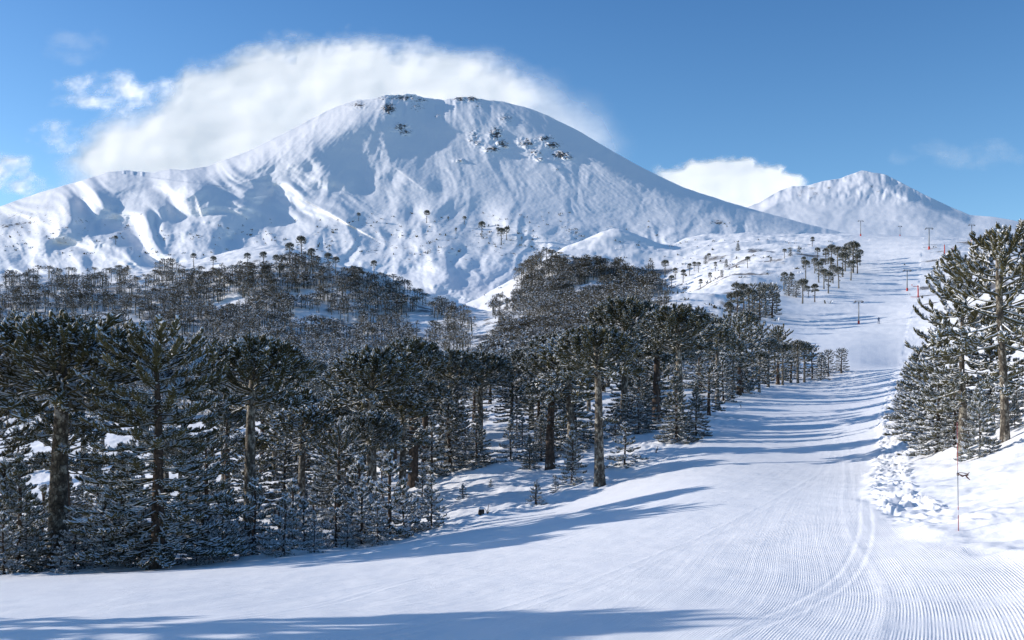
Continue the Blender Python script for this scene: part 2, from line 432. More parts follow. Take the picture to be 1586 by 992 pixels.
def mountain(name, sky, rows, dist, feats, wl, detail, rockspots, pxs, lower, back, nrow=520):
    sx, sy = np.array(sky, float).T
    crest = np.interp(pxs, sx, sy)
    k = np.ones(3) / 3; crest = np.convolve(np.pad(crest, 1, mode='edge'), k, 'valid')
    crest = crest + 0.5 * fbm(pxs * 0.05, pxs * 0, 4, 101) + 3.0 * np.abs(noise(pxs * 0.11, pxs * 0, 102)) * np.exp(-((pxs - 650) / 95) ** 2)
    t = np.linspace(0, 1, nrow)
    T, PX = np.meshgrid(t, pxs)
    T, PX = T.T, PX.T
    C = crest[None, :]
    PYm = lower + (C - lower) * T
    h = (lower - PYm)
    D = dist(PX, PYm, T)
    for pts, A, wL, wR in feats:
        D = D - 0.8 * A * seg_ridge(PX, PYm, pts, wL, wR, pts[0][1] < (160 if name == 'snowy_mountain' else 265))
    D = D + detail(PX, PYm, T)
    U = (PX - CX) / F
    Vv = (HOR - PYm) / F
    X, Y, Z = U * D, D, Vv * D
    rock = rockspots(PX, PYm, T)
    # rounded brow and back slope
    nb = 24
    db = np.linspace(0, 1, nb + 1)[1:]
    Xb, Yb, Zb = [], [], []
    for q in db:
        Yn = Y[-1] + back * q
        Xb.append(U[-1] * Yn); Yb.append(Yn); Zb.append(Z[-1] - back * (0.05 * q + 0.45 * q * q))
    X = np.vstack([X] + [a[None] for a in Xb]); Y = np.vstack([Y] + [a[None] for a in Yb]); Z = np.vstack([Z] + [a[None] for a in Zb])
    rock = np.vstack([rock, np.zeros((nb, rock.shape[1]))])
    nr, nc = X.shape
    ii = np.arange(nr * nc).reshape(nr, nc)
    q = np.stack([ii[:-1, :-1], ii[:-1, 1:], ii[1:, 1:], ii[1:, :-1]], -1).reshape(-1, 4)
    me = quads_mesh(name, np.stack([X, Y, Z], -1).reshape(-1, 3), q, mats=(M_MTN,), attrs={'rock': rock.ravel()})
    o = link(bpy.data.objects.new(name, me)); o['kind'] = 'structure'
    def at(px, py):
        j = int(np.clip(np.searchsorted(pxs, px), 0, len(pxs) - 1))
        i = int(np.argmin(np.abs(PYm[:, j] - py)))
        return Vector((X[i, j], Y[i, j], Z[i, j]))
    return o, at

SKY1 = [(-900, 420), (-400, 372), (-200, 350), (0, 320), (60, 299), (130, 279), (165, 267), (195, 264), (235, 268), (262, 262), (285, 264), (320, 258), (380, 236), (450, 201), (510, 170), (540, 158), (552, 154), (562, 155), (580, 153), (596, 147), (612, 147), (628, 145), (645, 146), (655, 151), (685, 154), (702, 152), (710, 149), (722, 151), (731, 149), (740, 153), (775, 157), (820, 168), (850, 180), (900, 205), (950, 235), (1000, 263), (1060, 291), (1130, 314), (1200, 334), (1260, 350), (1320, 364), (1500, 400), (1900, 440), (2600, 470)]
def dist1(px, py, T):
    D = np.interp(-py, [-520, -460, -400, -330, -240, -150], [600, 640, 745, 905, 1085, 1265])
    side = np.abs(px - 690)
    D = D + 0.16 * side * T * np.where(px > 690, 1.0, 0.25)
    # rounding of the cone towards the skyline
    return D + 55 * sm(0.86, 1.0, T) * (T - 0.86) / 0.14
FE1 = [
 ([(600, 140), (545, 190), (480, 236), (440, 262), (452, 300), (430, 340)], 60, 160, 42),
 ([(640, 140), (600, 170), (590, 205), (598, 250), (560, 300)], 22, 60, 26),
 ([(330, 262), (300, 300), (240, 322), (175, 345)], 38, 60, 18),
 ([(235, 262), (190, 300), (120, 335), (40, 380), (20, 420)], 30, 60, 24),
 ([(130, 320), (100, 345), (45, 400)], 18, 34, 14),
 ([(480, 262), (520, 275), (560, 290)], 14, 18, 22),
 ([(610, 275), (640, 277), (690, 296)], 16, 16, 14),
 ([(420, 300), (370, 330), (330, 352), (270, 378)], 26, 40, 18),
 ([(330, 325), (345, 352), (300, 385)], 10, 20, 12),
 ([(640, 330), (672, 340), (690, 370), (660, 410)], 20, 22, 26),
 ([(745, 325), (800, 345), (870, 378), (900, 400)], 26, 16, 24),
 ([(705, 400), (740, 430), (735, 470)], 12, 26, 14),
 ([(650, 400), (690, 420), (700, 470)], 14, 22, 12),
 ([(950, 372), (985, 400), (1010, 430)], 10, 26, 14),
 ([(620, 370), (700, 385), (745, 400)], 10, 10, 14),
 ([(730, 160), (745, 200), (760, 240), (775, 270)], 7, 14, 10),
 ([(800, 190), (835, 215), (870, 245)], 7, 14, 10),
 ([(500, 370), (430, 380), (380, 398)], 12, 18, 18),
]
def det1(px, py, T):
    a = (px * 0.86 + py * 0.50); b = (-px * 0.50 + py * 0.86)
    left = 1 - sm(420, 640, px)
    low = sm(310, 370, py)
    w1 = 0.6 * noise(px * 0.012, py * 0.012, 111); w2 = 0.6 * noise(px * 0.03, py * 0.03, 112)
    r = 30 * left * sm(235, 300, py) * fbm(b * 0.017 + 3 + w1, a * 0.0048, 3, 110, 0.45)
    # drainage: crests with sharp upper edges, running down to the left
    rg = 1 - np.abs(noise(b * 0.030 + w1 + w2, a * 0.008, 113)) * 2.2
    r -= 3 * left * sm(240, 290, py) * rg
    rg2 = 1 - np.abs(noise(px * 0.024 + w2 + py * 0.010, py * 0.018 + w1, 114)) * 2.2
    r -= 3.0 * low * rg2
    r += 11 * low * fbm(px * 0.013 + py * 0.008, py * 0.022, 4, 120, 0.33)
    r += 0.8 * low * fbm(px * 0.06 + w2, py * 0.10, 4, 125, 0.6)
    r += 6 * fbm(px * 0.012 + w1, py * 0.010, 4, 130, 0.5)
    # wind-packed ribs down the upper cone
    ang = (px - 660) / (np.maximum(py, 130) - 40)
    up_ = 1 - sm(270, 350, py)
    r -= 0.9 * up_ * (1 - np.abs(noise(ang * 9 + w1, py * 0.008, 150)) * 2)
    r -= 0.35 * up_ * (1 - np.abs(noise(ang * 26 + w2, py * 0.02, 151)) * 2)
    r += 0.45 * fbm(px * 0.18, py * 0.22, 4, 140, 0.6)
    crag = np.clip(rock1(px, py, T) * 1.6, 0, 1)
    crag = crag * (1 - sm(262, 285, py))
    r -= 9 * crag * (0.4 + np.abs(noise(px * 0.16, py * 0.16, 152)))
    return r
def rock1(px, py, T):
    r = np.zeros(px.shape)
    for x, y, sx_, sy_, s in [(555,163,10,5,.7),(602,168,9,7,.95),(625,152,22,4,.72),(650,155,14,4,.6),(596,152,14,4,.5),(621,197,10,6,.75),(627,205,7,4,.75),(648,165,8,7,.55),(712,153,10,4,.75),(732,153,10,4,.85),(740,162,6,8,.5),(676,180,6,6,.45),
        (783,183,9,7,.6),(768,208,8,9,.85),(778,222,8,5,.8),(733,212,6,10,.6),(738,222,6,5,.6),(763,231,10,4,.8),(782,226,6,3,.8),(816,222,10,6,.75),(830,237,8,6,.65),(845,215,9,4,.85),(856,225,9,5,.9),(868,240,12,5,.85),(878,244,8,3,.8),(835,247,5,3,.7),(713,249,6,2,.6),(862,262,4,2,.5),(1113,345,8,3,.8),(990,328,6,3,.3)]:
        r = np.maximum(r, min(1, s * 0.95) * np.exp(-((px - x) / (sx_ * 1.5)) ** 2 - ((py - y) / (sy_ * 1.35)) ** 2))
    st = noise(px * 0.06, py * 0.10, 160) * 0.5 + 0.5 * noise(px * 0.25, py * 0.33, 161)
    band = (1 - sm(0, 520, px)) * np.exp(-((py - 345) / 40) ** 2) + 0.9 * sm(480, 560, px) * np.exp(-((py - 385) / 48) ** 2) * (1 - sm(900, 1000, px)) + 0.5 * np.exp(-((py - 350) / 22) ** 2) * sm(900, 960, px)
    r = np.maximum(r, np.clip(band * (0.20 + 0.55 * st), 0, 0.62))
    r = np.maximum(r, 0.66 * np.exp(-((px - 25) / 45) ** 2 - ((py - (352 - px * 0.15)) / 4) ** 2))
    r = r + 0.22 * top_streak(px, py)
    return r * 0.95
def top_streak(px, py):
    return (1 - sm(200, 300, py)) * sm(820, 880, px) * np.clip(noise(px * 0.02 - py * 0.03, py * 0.15 - px * 0.09, 170), 0, 1)
PX1 = np.concatenate([np.linspace(-900, -30, 90, endpoint=False), np.linspace(-30, 1340, 820), np.linspace(1345, 2500, 60)])
mtn_obj, mtn_at = mountain('snowy_mountain', SKY1, 0, dist1, FE1, 0, det1, rock1, PX1, 530.0, 700.0)

SKY2 = [(700, 420), (1000, 385), (1100, 345), (1140, 328), (1175, 314), (1205, 297), (1225, 289), (1250, 288), (1275, 281), (1300, 277), (1318, 270), (1335, 264), (1350, 267), (1372, 271), (1400, 285), (1440, 306), (1475, 322), (1502, 333), (1545, 337), (1600, 348), (1700, 362), (2000, 390), (2600, 430)]
def dist2(px, py, T):
    D = np.interp(-py, [-480, -420, -370, -320, -262], [1400, 1580, 1900, 2420, 2950])
    return D + 0.10 * np.abs(px - 1335) + 90 * sm(0.9, 1, T)
FE2 = [
 ([(1335, 260), (1372, 272), (1410, 300), (1450, 318), (1510, 338)], 75, 50, 40),
 ([(1300, 276), (1310, 300), (1330, 330)], 18, 30, 14),
 ([(1250, 285), (1262, 300), (1270, 320)], 22, 34, 10),
 ([(1390, 283), (1395, 300), (1405, 320)], 14, 26, 10),
 ([(1215, 292), (1180, 325)], 14, 30, 18),
 ([(1180, 330), (1300, 322), (1400, 332), (1480, 352)], 22, 14, 12),
]
def det2(px, py, T):
    return -16 * fbm(px * 0.016, py * 0.022, 4, 210, 0.45) - 19 * (1 - sm(295, 330, py)) * np.abs(fbm(px * 0.05, py * 0.03, 3, 220, .5))
def rock2(px, py, T):
    r = np.zeros(px.shape)
    for x, y, sx_, sy_, s in [(1258,292,8,3,.8),(1263,300,7,4,.7),(1243,297,7,5,.6),(1238,303,6,4,.6),(1284,291,6,3,.75),(1256,307,6,3,.6),(1350,289,5,3,.7),(1360,297,6,3,.6),(1396,292,6,3,.5),(1318,288,6,3,.4)]:
        r = np.maximum(r, s * np.exp(-((px - x) / sx_) ** 2 - ((py - y) / sy_) ** 2))
    return r * 0.8
PX2 = np.concatenate([np.linspace(700, 1050, 40, endpoint=False), np.linspace(1050, 1700, 420), np.linspace(1705, 2500, 50)])
mountain('distant_snowy_peak', SKY2, 0, dist2, FE2, 0, det2, rock2, PX2, 500.0, 900.0, nrow=340)
# ------------------------------------------------------------------ tree materials
def crown_mat(name, snow, dark=1.0, tint=(1, 1, 1)):
    m, nt, b = mat(name)
    b.inputs['Roughness'].default_value = 0.6
    b.inputs['Specular IOR Level'].default_value = 0.3
    tc = N(nt, 'ShaderNodeTexCoord'); ge = N(nt, 'ShaderNodeNewGeometry'); oi = N(nt, 'ShaderNodeObjectInfo')
    n1 = N(nt, 'ShaderNodeTexNoise', i_Scale=2.2, i_Detail=3.0)
    n2 = N(nt, 'ShaderNodeTexNoise', i_Scale=9.0, i_Detail=2.0)
    for n in (n1, n2): nt.links.new(tc.outputs['Object'], n.inputs['Vector'])
    d = dark; t0, t1, t2 = tint
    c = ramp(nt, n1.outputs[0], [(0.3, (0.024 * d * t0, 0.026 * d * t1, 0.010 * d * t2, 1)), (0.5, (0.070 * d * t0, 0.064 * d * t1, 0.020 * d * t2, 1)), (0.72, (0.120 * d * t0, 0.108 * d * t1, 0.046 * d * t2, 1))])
    sp = N(nt, 'ShaderNodeSeparateXYZ'); nt.links.new(ge.outputs['Normal'], sp.inputs[0])
    # snow lies where the surface faces up; patchy
    a = math_n(nt, 'ADD', sp.outputs['Z'], math_n(nt, 'MULTIPLY', math_n(nt, 'SUBTRACT', n2.outputs[0], 0.5), 1.1))
    a = math_n(nt, 'ADD', a, math_n(nt, 'MULTIPLY', math_n(nt, 'SUBTRACT', n1.outputs[0], 0.5), 1.2))
    fac = math_n(nt, 'MULTIPLY', math_n(nt, 'SUBTRACT', a, 1.0 - snow), 4.0, clamp=True)
    mx = N(nt, 'ShaderNodeMix', data_type='RGBA')
    nt.links.new(fac, mx.inputs[0]); nt.links.new(c.outputs[0], mx.inputs[6]); mx.inputs[7].default_value = (0.80, 0.82, 0.86, 1)
    nt.links.new(mx.outputs[2], b.inputs['Base Color'])
    return m

def bark_mat(name, base, pale):
    m, nt, b = mat(name)
    b.inputs['Roughness'].default_value = 0.9
    tc = N(nt, 'ShaderNodeTexCoord')
    mp = N(nt, 'ShaderNodeMapping'); mp.inputs['Scale'].default_value = (1, 1, 0.55)
    nt.links.new(tc.outputs['Object'], mp.inputs[0])
    v = N(nt, 'ShaderNodeTexVoronoi', i_Scale=9.0); v.feature = 'DISTANCE_TO_EDGE'
    n1 = N(nt, 'ShaderNodeTexNoise', i_Scale=5.0, i_Detail=8.0, i_Roughness=0.7)
    n2 = N(nt, 'ShaderNodeTexNoise', i_Scale=3.0, i_Detail=4.0)
    for n in (v, n1, n2): nt.links.new(mp.outputs[0], n.inputs['Vector'])
    c = ramp(nt, n1.outputs[0], [(0.35, tuple(k * 0.45 for k in base) + (1,)), (0.50, base + (1,)), (0.58, pale + (1,))])
    cr = ramp(nt, v.outputs[0], [(0.0, g1(0.35)), (0.09, g1(1.0))])
    mx = N(nt, 'ShaderNodeMix', data_type='RGBA', blend_type='MULTIPLY'); mx.inputs[0].default_value = 0.8
    nt.links.new(c.outputs[0], mx.inputs[6]); nt.links.new(cr.outputs[0], mx.inputs[7])
    sn = ramp(nt, n2.outputs[0], [(0.62, g1(0.0)), (0.70, g1(0.75))])
    ms = N(nt, 'ShaderNodeMix', data_type='RGBA')
    nt.links.new(sn.outputs[0], ms.inputs[0]); nt.links.new(mx.outputs[2], ms.inputs[6]); ms.inputs[7].default_value = (0.42, 0.41, 0.38, 1)
    nt.links.new(ms.outputs[2], b.inputs['Base Color'])
    bp = N(nt, 'ShaderNodeBump', i_Strength=0.9, i_Distance=0.04)
    nt.links.new(cr.outputs[0], bp.inputs['Height']); nt.links.new(bp.outputs[0], b.inputs['Normal'])
    return m

M_CR = crown_mat('dark_foliage_light_snow', 0.72, 0.80)
M_CR2 = crown_mat('foliage_snow', 0.80, 0.9)
M_CRS = crown_mat('foliage_heavy_snow', 1.06, 0.9)
M_CRR = crown_mat('frosted_foliage_snow', 0.90, 0.85)  # frosted foliage of the tall right-bank trees, snowier than foliage_snow
M_BARK = bark_mat('scaly_bark', (0.10, 0.082, 0.062), (0.34, 0.31, 0.25))
M_BARK2 = bark_mat('brown_bark', (0.075, 0.05, 0.035), (0.13, 0.09, 0.065))

# ------------------------------------------------------------------ foliage built from many scaly shoots
class Geo:
    """collects triangles/quads as arrays"""
    def __init__(s): s.V, s.L, s.T, s.n, s.S = [], [], [], 0, []
    def add(s, V, quads=None, tris=None, smooth=True):
        V = np.asarray(V).reshape(-1, 3)
        for f, k in ((quads, 4), (tris, 3)):
            if f is None or len(f) == 0: continue
            f = np.asarray(f).reshape(-1, k) + s.n
            s.L.append(f.ravel()); s.T.append(np.full(len(f), k)); s.S.append(np.full(len(f), smooth if k == 4 else False))
        s.V.append(V); s.n += len(V)
    def mesh(s, name, m):
        T = np.concatenate(s.T); st = np.concatenate([[0], np.cumsum(T)[:-1]])
        return mesh_np(name, np.concatenate(s.V), np.concatenate(s.L), st, T, mats=(m,), smooth=np.concatenate(s.S))

def ring_tube(P, R, k):
    """tube verts and quads along path P (n,3) with radii R (n)"""
    P = np.asarray(P, float); n = len(P)
    t = np.gradient(P, axis=0); t /= np.linalg.norm(t, axis=1, keepdims=True) + 1e-9
    up = np.array([0, 0, 1.0]) if abs(t[0, 2]) < 0.9 else np.array([1.0, 0, 0])
    a = np.cross(t, up); a /= np.linalg.norm(a, axis=1, keepdims=True) + 1e-9
    b = np.cross(t, a)
    th = np.arange(k) / k * 2 * math.pi
    V = P[:, None] + R[:, None, None] * (np.cos(th)[None, :, None] * a[:, None] + np.sin(th)[None, :, None] * b[:, None])
    i = np.arange(n * k).reshape(n, k)
    q = np.stack([i[:-1], np.roll(i[:-1], -1, 1), np.roll(i[1:], -1, 1), i[1:]], -1).reshape(-1, 4)
    return V.reshape(-1, 3), q

def shoot_template(seed, r=0.046, leaves=12, k=5):
    """one leafy shoot along +X, 1 m long, tip turned up, tapered and rounded, with stiff leaves sticking out"""
    g = np.random.default_rng(seed)
    s = np.array([0, .35, .78, 1.0])
    P = np.stack([s, 0.03 * np.sin(s * 3 + seed), 0.09 * s * s], -1)
    R = np.array([0.7, 1.0, 1.0, 0.35]) * r
    V, q = ring_tube(P, R, k)
    Vs, tr = [V], []
    n0 = len(V)
    for i in range(leaves):
        t = g.uniform(0.08, 1.0); th = g.uniform(0, 2 * math.pi)
        c = np.array([t, 0.03 * math.sin(t * 3 + seed), 0.09 * t * t]); rr = r * 0.8
        o = np.array([0, math.cos(th), math.sin(th)]); side = np.array([0, -math.sin(th), math.cos(th)])
        L = g.uniform(0.7, 1.25) * r * 1.35
        base_ = c + o * rr * 0.75
        tip = base_ + o * L * 0.75 + np.array([L * g.uniform(1.5, 3.2), 0, 0]) + side * g.normal() * 0.01
        w_ = r * 0.42
        Vs.append(np.array([base_ - side * w_ - [0.05, 0, 0], base_ + side * w_ - [0.05, 0, 0], tip]))
        tr.append([n0, n0 + 1, n0 + 2]); n0 += 3
    return np.concatenate(Vs), q, np.array(tr)
TPL = [shoot_template(s) for s in range(6)]
TPL_LO = [shoot_template(s, r=0.065, leaves=5, k=3) for s in range(4)]

def place_shoots(geo, P, Dr, Ls, fat, lo=False):
    """copies of the shoot at points P along directions Dr with length Ls"""
    P, Dr, Ls = np.asarray(P), np.asarray(Dr), np.asarray(Ls)
    Dr = Dr / (np.linalg.norm(Dr, axis=1, keepdims=True) + 1e-9)
    up = np.array([0, 0, 1.0]); Y = np.cross(up, Dr); Y /= np.linalg.norm(Y, axis=1, keepdims=True) + 1e-6
    Z = np.cross(Dr, Y)
    tp = TPL_LO if lo else TPL
    which = rng.integers(0, len(tp), len(P))
    for w_ in range(len(tp)):
        m = which == w_
        if not m.any(): continue
        V, q, t = tp[w_]
        X_ = V[None, :, 0] * Ls[m][:, None]
        Yc = V[None, :, 1] * fat; Zc = V[None, :, 2] * fat
        # bend keeps length scale, thickness keeps fat
        W = P[m][:, None] + X_[..., None] * Dr[m][:, None] + Yc[..., None] * Y[m][:, None] + Zc[..., None] * Z[m][:, None]
        nb, nv = W.shape[:2]
        off = (np.arange(nb) * nv)[:, None, None]
        n0 = geo.n
        geo.V.append(W.reshape(-1, 3)); geo.n += nb * nv
        fq = (q[None] + off).reshape(-1, 4) + n0; ft = (t[None] + off).reshape(-1, 3) + n0
        geo.L += [fq.ravel(), ft.ravel()]; geo.T += [np.full(len(fq), 4), np.full(len(ft), 3)]; geo.S += [np.ones(len(fq), bool), np.zeros(len(ft), bool)]

def branch(geo, origin, az, L, elev0, droop, tipup, r0, nsh, shl, start, fat, spread=60, lo=False):
    """a limb that leaves the trunk at elev0, droops and turns up; shoots crowd its outer part"""
    n = 8
    s = np.linspace(0, 1, n)
    el = elev0 + droop * s * 1.6 + (tipup - droop * 1.6) * np.clip((s - 0.35) / 0.65, 0, 1) ** 1.6
    wob = np.cumsum(rng.normal(0, 0.07, n))
    dx = np.cos(el) * np.cos(az + wob); dy = np.cos(el) * np.sin(az + wob); dzz = np.sin(el)
    d = np.stack([dx, dy, dzz], -1)
    P = origin + np.concatenate([[[0, 0, 0]], np.cumsum((d[1:] + d[:-1]) / 2, 0)]) * L / (n - 1)
    R = r0 * (1 - 0.6 * s)
    V, q = ring_tube(P, R, 5)
    geo.add(V, q)
    # shoots
    nsh = int(nsh * (1.35 if lo else 2.3)); shl = shl * (0.78 if lo else 0.62)
    t = start + (1 - start) * rng.uniform(0, 1, nsh) ** 0.75
    i = np.clip((t * (n - 1)).astype(int), 0, n - 2); f = t * (n - 1) - i
    pos = P[i] * (1 - f[:, None]) + P[i + 1] * f[:, None]
    dr = d[i] * (1 - f[:, None]) + d[i + 1] * f[:, None]
    sd = np.stack([-np.sin(az + wob[i]), np.cos(az + wob[i]), 0 * az + 0 * wob[i]], -1)
    a = np.radians(rng.uniform(18, spread, nsh)) * np.where(rng.random(nsh) < 0.5, -1, 1)
    v = np.cos(a)[:, None] * dr + np.sin(a)[:, None] * sd + np.array([0, 0, 1]) * rng.normal(0.10, 0.20, nsh)[:, None]
    ls = shl * rng.uniform(0.65, 1.2, nsh) * (1.1 - 0.35 * t)
    pos = np.vstack([pos, P[-1:]]); v = np.vstack([v, d[-1:]]); ls = np.append(ls, shl * 0.8)
    place_shoots(geo, pos, v, ls, fat, lo)

def trunk_geo(H, r0, r1, lean=0.0):
    g = Geo(); n = 14
    s = np.linspace(0, 1, n)
    P = np.stack([lean * s ** 1.5 + 0.03 * np.sin(s * 7), 0.03 * np.cos(s * 5), s * H - 0.5 * (s == 0)], -1)
    R = r0 + (r1 - r0) * s; R[0] *= 1.35; R[1] *= 1.05
    V, q = ring_tube(P, R, 12); g.add(V, q)
    return g, lambda h: np.array([lean * (h / H) ** 1.5, 0, h])

def limb(geo, P0, P1, P2, r0, nsh, shl, start, fat, normal, nmix=0.7, spread=0.55, lo=False):
    """a limb along a curve P0-P1-P2 crowded with shoots in its outer part, which lean to the crown's outside"""
    n = 8; s = np.linspace(0, 1, n)[:, None]
    P = (1 - s) ** 2 * P0 + 2 * s * (1 - s) * P1 + s * s * P2
    P[1:-1] += rng.normal(0, 0.03, (n - 2, 3))
    V, q = ring_tube(P, r0 * (1 - 0.62 * s[:, 0]), 5); geo.add(V, q)
    nsh = int(nsh * (1.35 if lo else 2.4)); shl = shl * (0.78 if lo else 0.62)
    t = start + (1 - start) * rng.uniform(0, 1, nsh) ** 0.8
    t = np.append(t, [1, 1, 0.98]); m = len(t)
    pos = (1 - t[:, None]) ** 2 * P0 + 2 * t[:, None] * (1 - t[:, None]) * P1 + t[:, None] ** 2 * P2
    tg = 2 * (1 - t[:, None]) * (P1 - P0) + 2 * t[:, None] * (P2 - P1); tg /= np.linalg.norm(tg, axis=1, keepdims=True) + 1e-9
    v = tg * 0.30 + normal * nmix + rng.normal(0, spread, (m, 3))
    place_shoots(geo, pos, v, shl * rng.uniform(0.65, 1.2, m), fat, lo)

def make_umbrella(name, H=8.5, cr=2.3, cb=0.62, nbr=46, droopy=0.35, matf=None, bark=None, lo=False, snags=2, fat=1.0, hd=0.17, rim=14, nsh=15, thick=0.26):
    """old tree: bare column, domed crown of up-curved limbs, lowest limbs hanging"""
    tg, axis = trunk_geo(H * 0.955, thick, 0.11, rng.normal(0, 0.18))
    g = Geo(); dome = H * hd; zc = H - dome - 0.25
    for i in range(nbr):
        f = (i + 0.5) / nbr
        r = cr * math.sqrt(f) * rng.uniform(0.9, 1.06); az = i * 2.399 + rng.normal(0, 0.2)
        ze = zc + dome * math.sqrt(max(0.0, 1 - 0.93 * f)) + rng.normal(0, 0.08)
        h0 = max(H * cb, ze - 0.40 * r - 0.35 + rng.normal(0, 0.12))
        o = np.array([math.cos(az), math.sin(az), 0.0]); up = np.array([0, 0, 1.0])
        A = axis(min(h0, H * 0.95)); E = axis(ze) * [1, 1, 0] + o * r + up * ze
        M = A + o * r * 0.72 + up * (ze - h0) * 0.22
        nrm = o * (r / cr) * 0.95 + up * (0.22 + 0.6 * (1 - f))
        limb(g, A, M, E, 0.042, nsh, 0.46, (0.55 if f > 0.2 else 0.1) if i % 3 else 0.25, fat, nrm, 0.9, 0.45, lo)
    for i in range(rim):                                # lower limbs: droop away from the trunk, tips up
        az = i * 2.399 + 0.7; k = rng.random()
        r = cr * rng.uniform(0.80, 1.12)
        h0 = H * (cb + 0.03) + (zc - H * cb) * k * 0.8
        ze = h0 - droopy * r * rng.uniform(0.35, 1.0)
        o = np.array([math.cos(az), math.sin(az), 0.0]); up = np.array([0, 0, 1.0])
        A = axis(h0); E = A * [1, 1, 0] + o * r + up * ze
        M = A + o * r * 0.55 + up * ((ze - h0) * 0.75 - 0.10)
        limb(g, A, M, E, 0.045, nsh, 0.46, 0.42, fat, o * 0.5 + up * 0.45, 0.6, 0.45, lo)
    for i in range(snags):
        h = H * rng.uniform(cb * 0.55, cb * 0.98); az = rng.uniform(0, 6.28)
        branch(g, axis(h), az, cr * rng.uniform(0.25, 0.7), -0.3, -0.1, 0.3, 0.03, 9, 0.4, 0.3, fat, 55, lo)
    return finish(name, tg, g, matf or M_CR, bark or M_BARK)

def make_column(name, H=8.3, cr=2.2, cb=0.10, nwh=17, per=7, prof=None, matf=None, bark=None, lo=False, fat=1.0, nsh=13, shl=0.5, r0=0.24, tip=0.35):
    """tree clothed to near the ground: whorls of long limbs"""
    tg, axis = trunk_geo(H * 0.985, r0, 0.05, rng.normal(0, 0.06))
    g = Geo()
    prof = prof or (lambda t: 0.92 + 0.12 * math.sin(t * 9) if t < 0.78 else 1.0 - 0.55 * ((t - 0.78) / 0.22) ** 1.5)
    for wv in range(nwh):
        t = (wv + 0.3 * rng.random()) / (nwh - 0.7)
        h = H * (cb + (0.97 - cb) * t)
        L0 = cr * prof(t)
        for k in range(per):
            if rng.random() < 0.07: continue
            az = (k + 0.5 * (wv % 2)) * 2 * math.pi / per + rng.normal(0, 0.14)
            L = L0 * rng.uniform(0.78, 1.08)
            e0 = math.radians(-12 + 42 * t ** 2 + rng.normal(0, 5))
            branch(g, axis(h) + [0, 0, rng.normal(0, 0.07)], az, L, e0, -0.22 * (1 - t), tip + 0.3 * t + rng.normal(0, 0.08), 0.034 * (0.5 + 0.5 * L0 / cr), max(4, int(nsh * (0.35 + 0.65 * L0 / cr))), shl * (0.6 + 0.4 * L0 / cr), 0.22, fat, 58, lo)
    place_shoots(g, [axis(H * 0.93)], [[0.05, 0, 1]], [H * 0.08], fat, lo)
    return finish(name, tg, g, matf or M_CR, bark or M_BARK2)

def cone(t): return max(0.10, (1 - t) ** 0.85) * (0.92 + 0.12 * math.sin(t * 31))

def make_young(name, H=3.6, cr=1.35, **kw):
    kw.setdefault('matf', M_CRS)
    return make_column(name, H, cr, cb=0.05, nwh=kw.pop('nwh', 11), per=kw.pop('per', 6), prof=cone, nsh=kw.pop('nsh', 8), shl=0.44, r0=0.075, tip=0.45, fat=kw.pop('fat', 0.72), **kw)

PROTO = {}
def finish(name, tg, g, mf, mb):
    ms = (tg.mesh('trunk', mb), g.mesh('crown', mf))
    hh = max(v.co.z for v in ms[1].vertices) if False else float(np.concatenate(g.V)[:, 2].max())
    PROTO[name] = (ms, hh)
    return name

make_umbrella('um_a', 8.5, 2.35, 0.67, 92, 0.50, rim=22, snags=4, nsh=13, hd=.21)
make_umbrella('um_b', 8.5, 2.1, 0.67, 80, 0.22, snags=4, nsh=13, hd=.21)
make_umbrella('um_c', 8.5, 1.7, 0.55, 56, 0.30, hd=.22, rim=26, bark=M_BARK2, snags=6)
make_umbrella('um_s', 8.5, 1.95, 0.62, 60, 0.20, hd=.22, matf=M_CR2, lo=True, snags=4, rim=10, nsh=13)
make_umbrella('um_t', 8.5, 1.65, 0.50, 50, 0.20, matf=M_CR2, lo=True, snags=8, rim=20, hd=0.2, nsh=13)
make_column('col_a', 8.3, 2.45, nwh=19, per=8, nsh=16, prof=lambda t: 0.95 + 0.12 * math.sin(t * 9) if t < 0.88 else 1.0 - 0.5 * ((t - 0.88) / 0.12) ** 1.5)
make_column('col_b', 7.8, 2.2, 0.20, 15, 8, matf=M_CR, nsh=15)
make_column('col_s', 7.0, 2.0, 0.14, 13, 7, matf=M_CR2, lo=True, nsh=13)
make_column('con_a', 6.0, 2.2, 0.05, 16, 8, prof=cone, matf=M_CR2, nsh=16, r0=0.13)
make_column('con_s', 6.0, 2.1, 0.05, 15, 8, prof=lambda t: max(0.2, (1 - t) ** 0.6), matf=M_CRS, nsh=14, r0=0.13, lo=True)
make_young('yo_a', 3.6, 1.6, nwh=10, per=6, nsh=9, fat=1.0)
make_young('yo_b', 3.4, 1.9, nwh=9, per=7, nsh=10, fat=1.05)
make_young('yo_w', 2.6, 1.45, nwh=7, per=6, nsh=8, fat=1.1)
make_young('yo_d', 4.4, 1.65, nwh=12, per=6, nsh=9, fat=1.0)
make_young('sap', 1.6, 0.85, nwh=7, per=7, nsh=6, fat=0.5, matf=M_CRS)
make_column('rt_a', 7.6, 2.7, 0.32, 11, 6, matf=M_CRR, nsh=15, shl=0.62, bark=M_BARK, prof=lambda t: 0.75 + 0.3 * math.sin(t * 3.0 + .3), tip=0.5, fat=1.05)
make_umbrella('rt_b', 8.0, 2.6, 0.42, 36, 0.35, matf=M_CRR, snags=8, fat=1.15, hd=0.3, rim=20, thick=0.17)
make_column('rt_c', 4.6, 1.7, 0.06, 15, 8, matf=M_CRS, prof=lambda t: max(0.15, (1 - t) ** 0.7), nsh=14, r0=0.08, tip=0.5, fat=0.9)

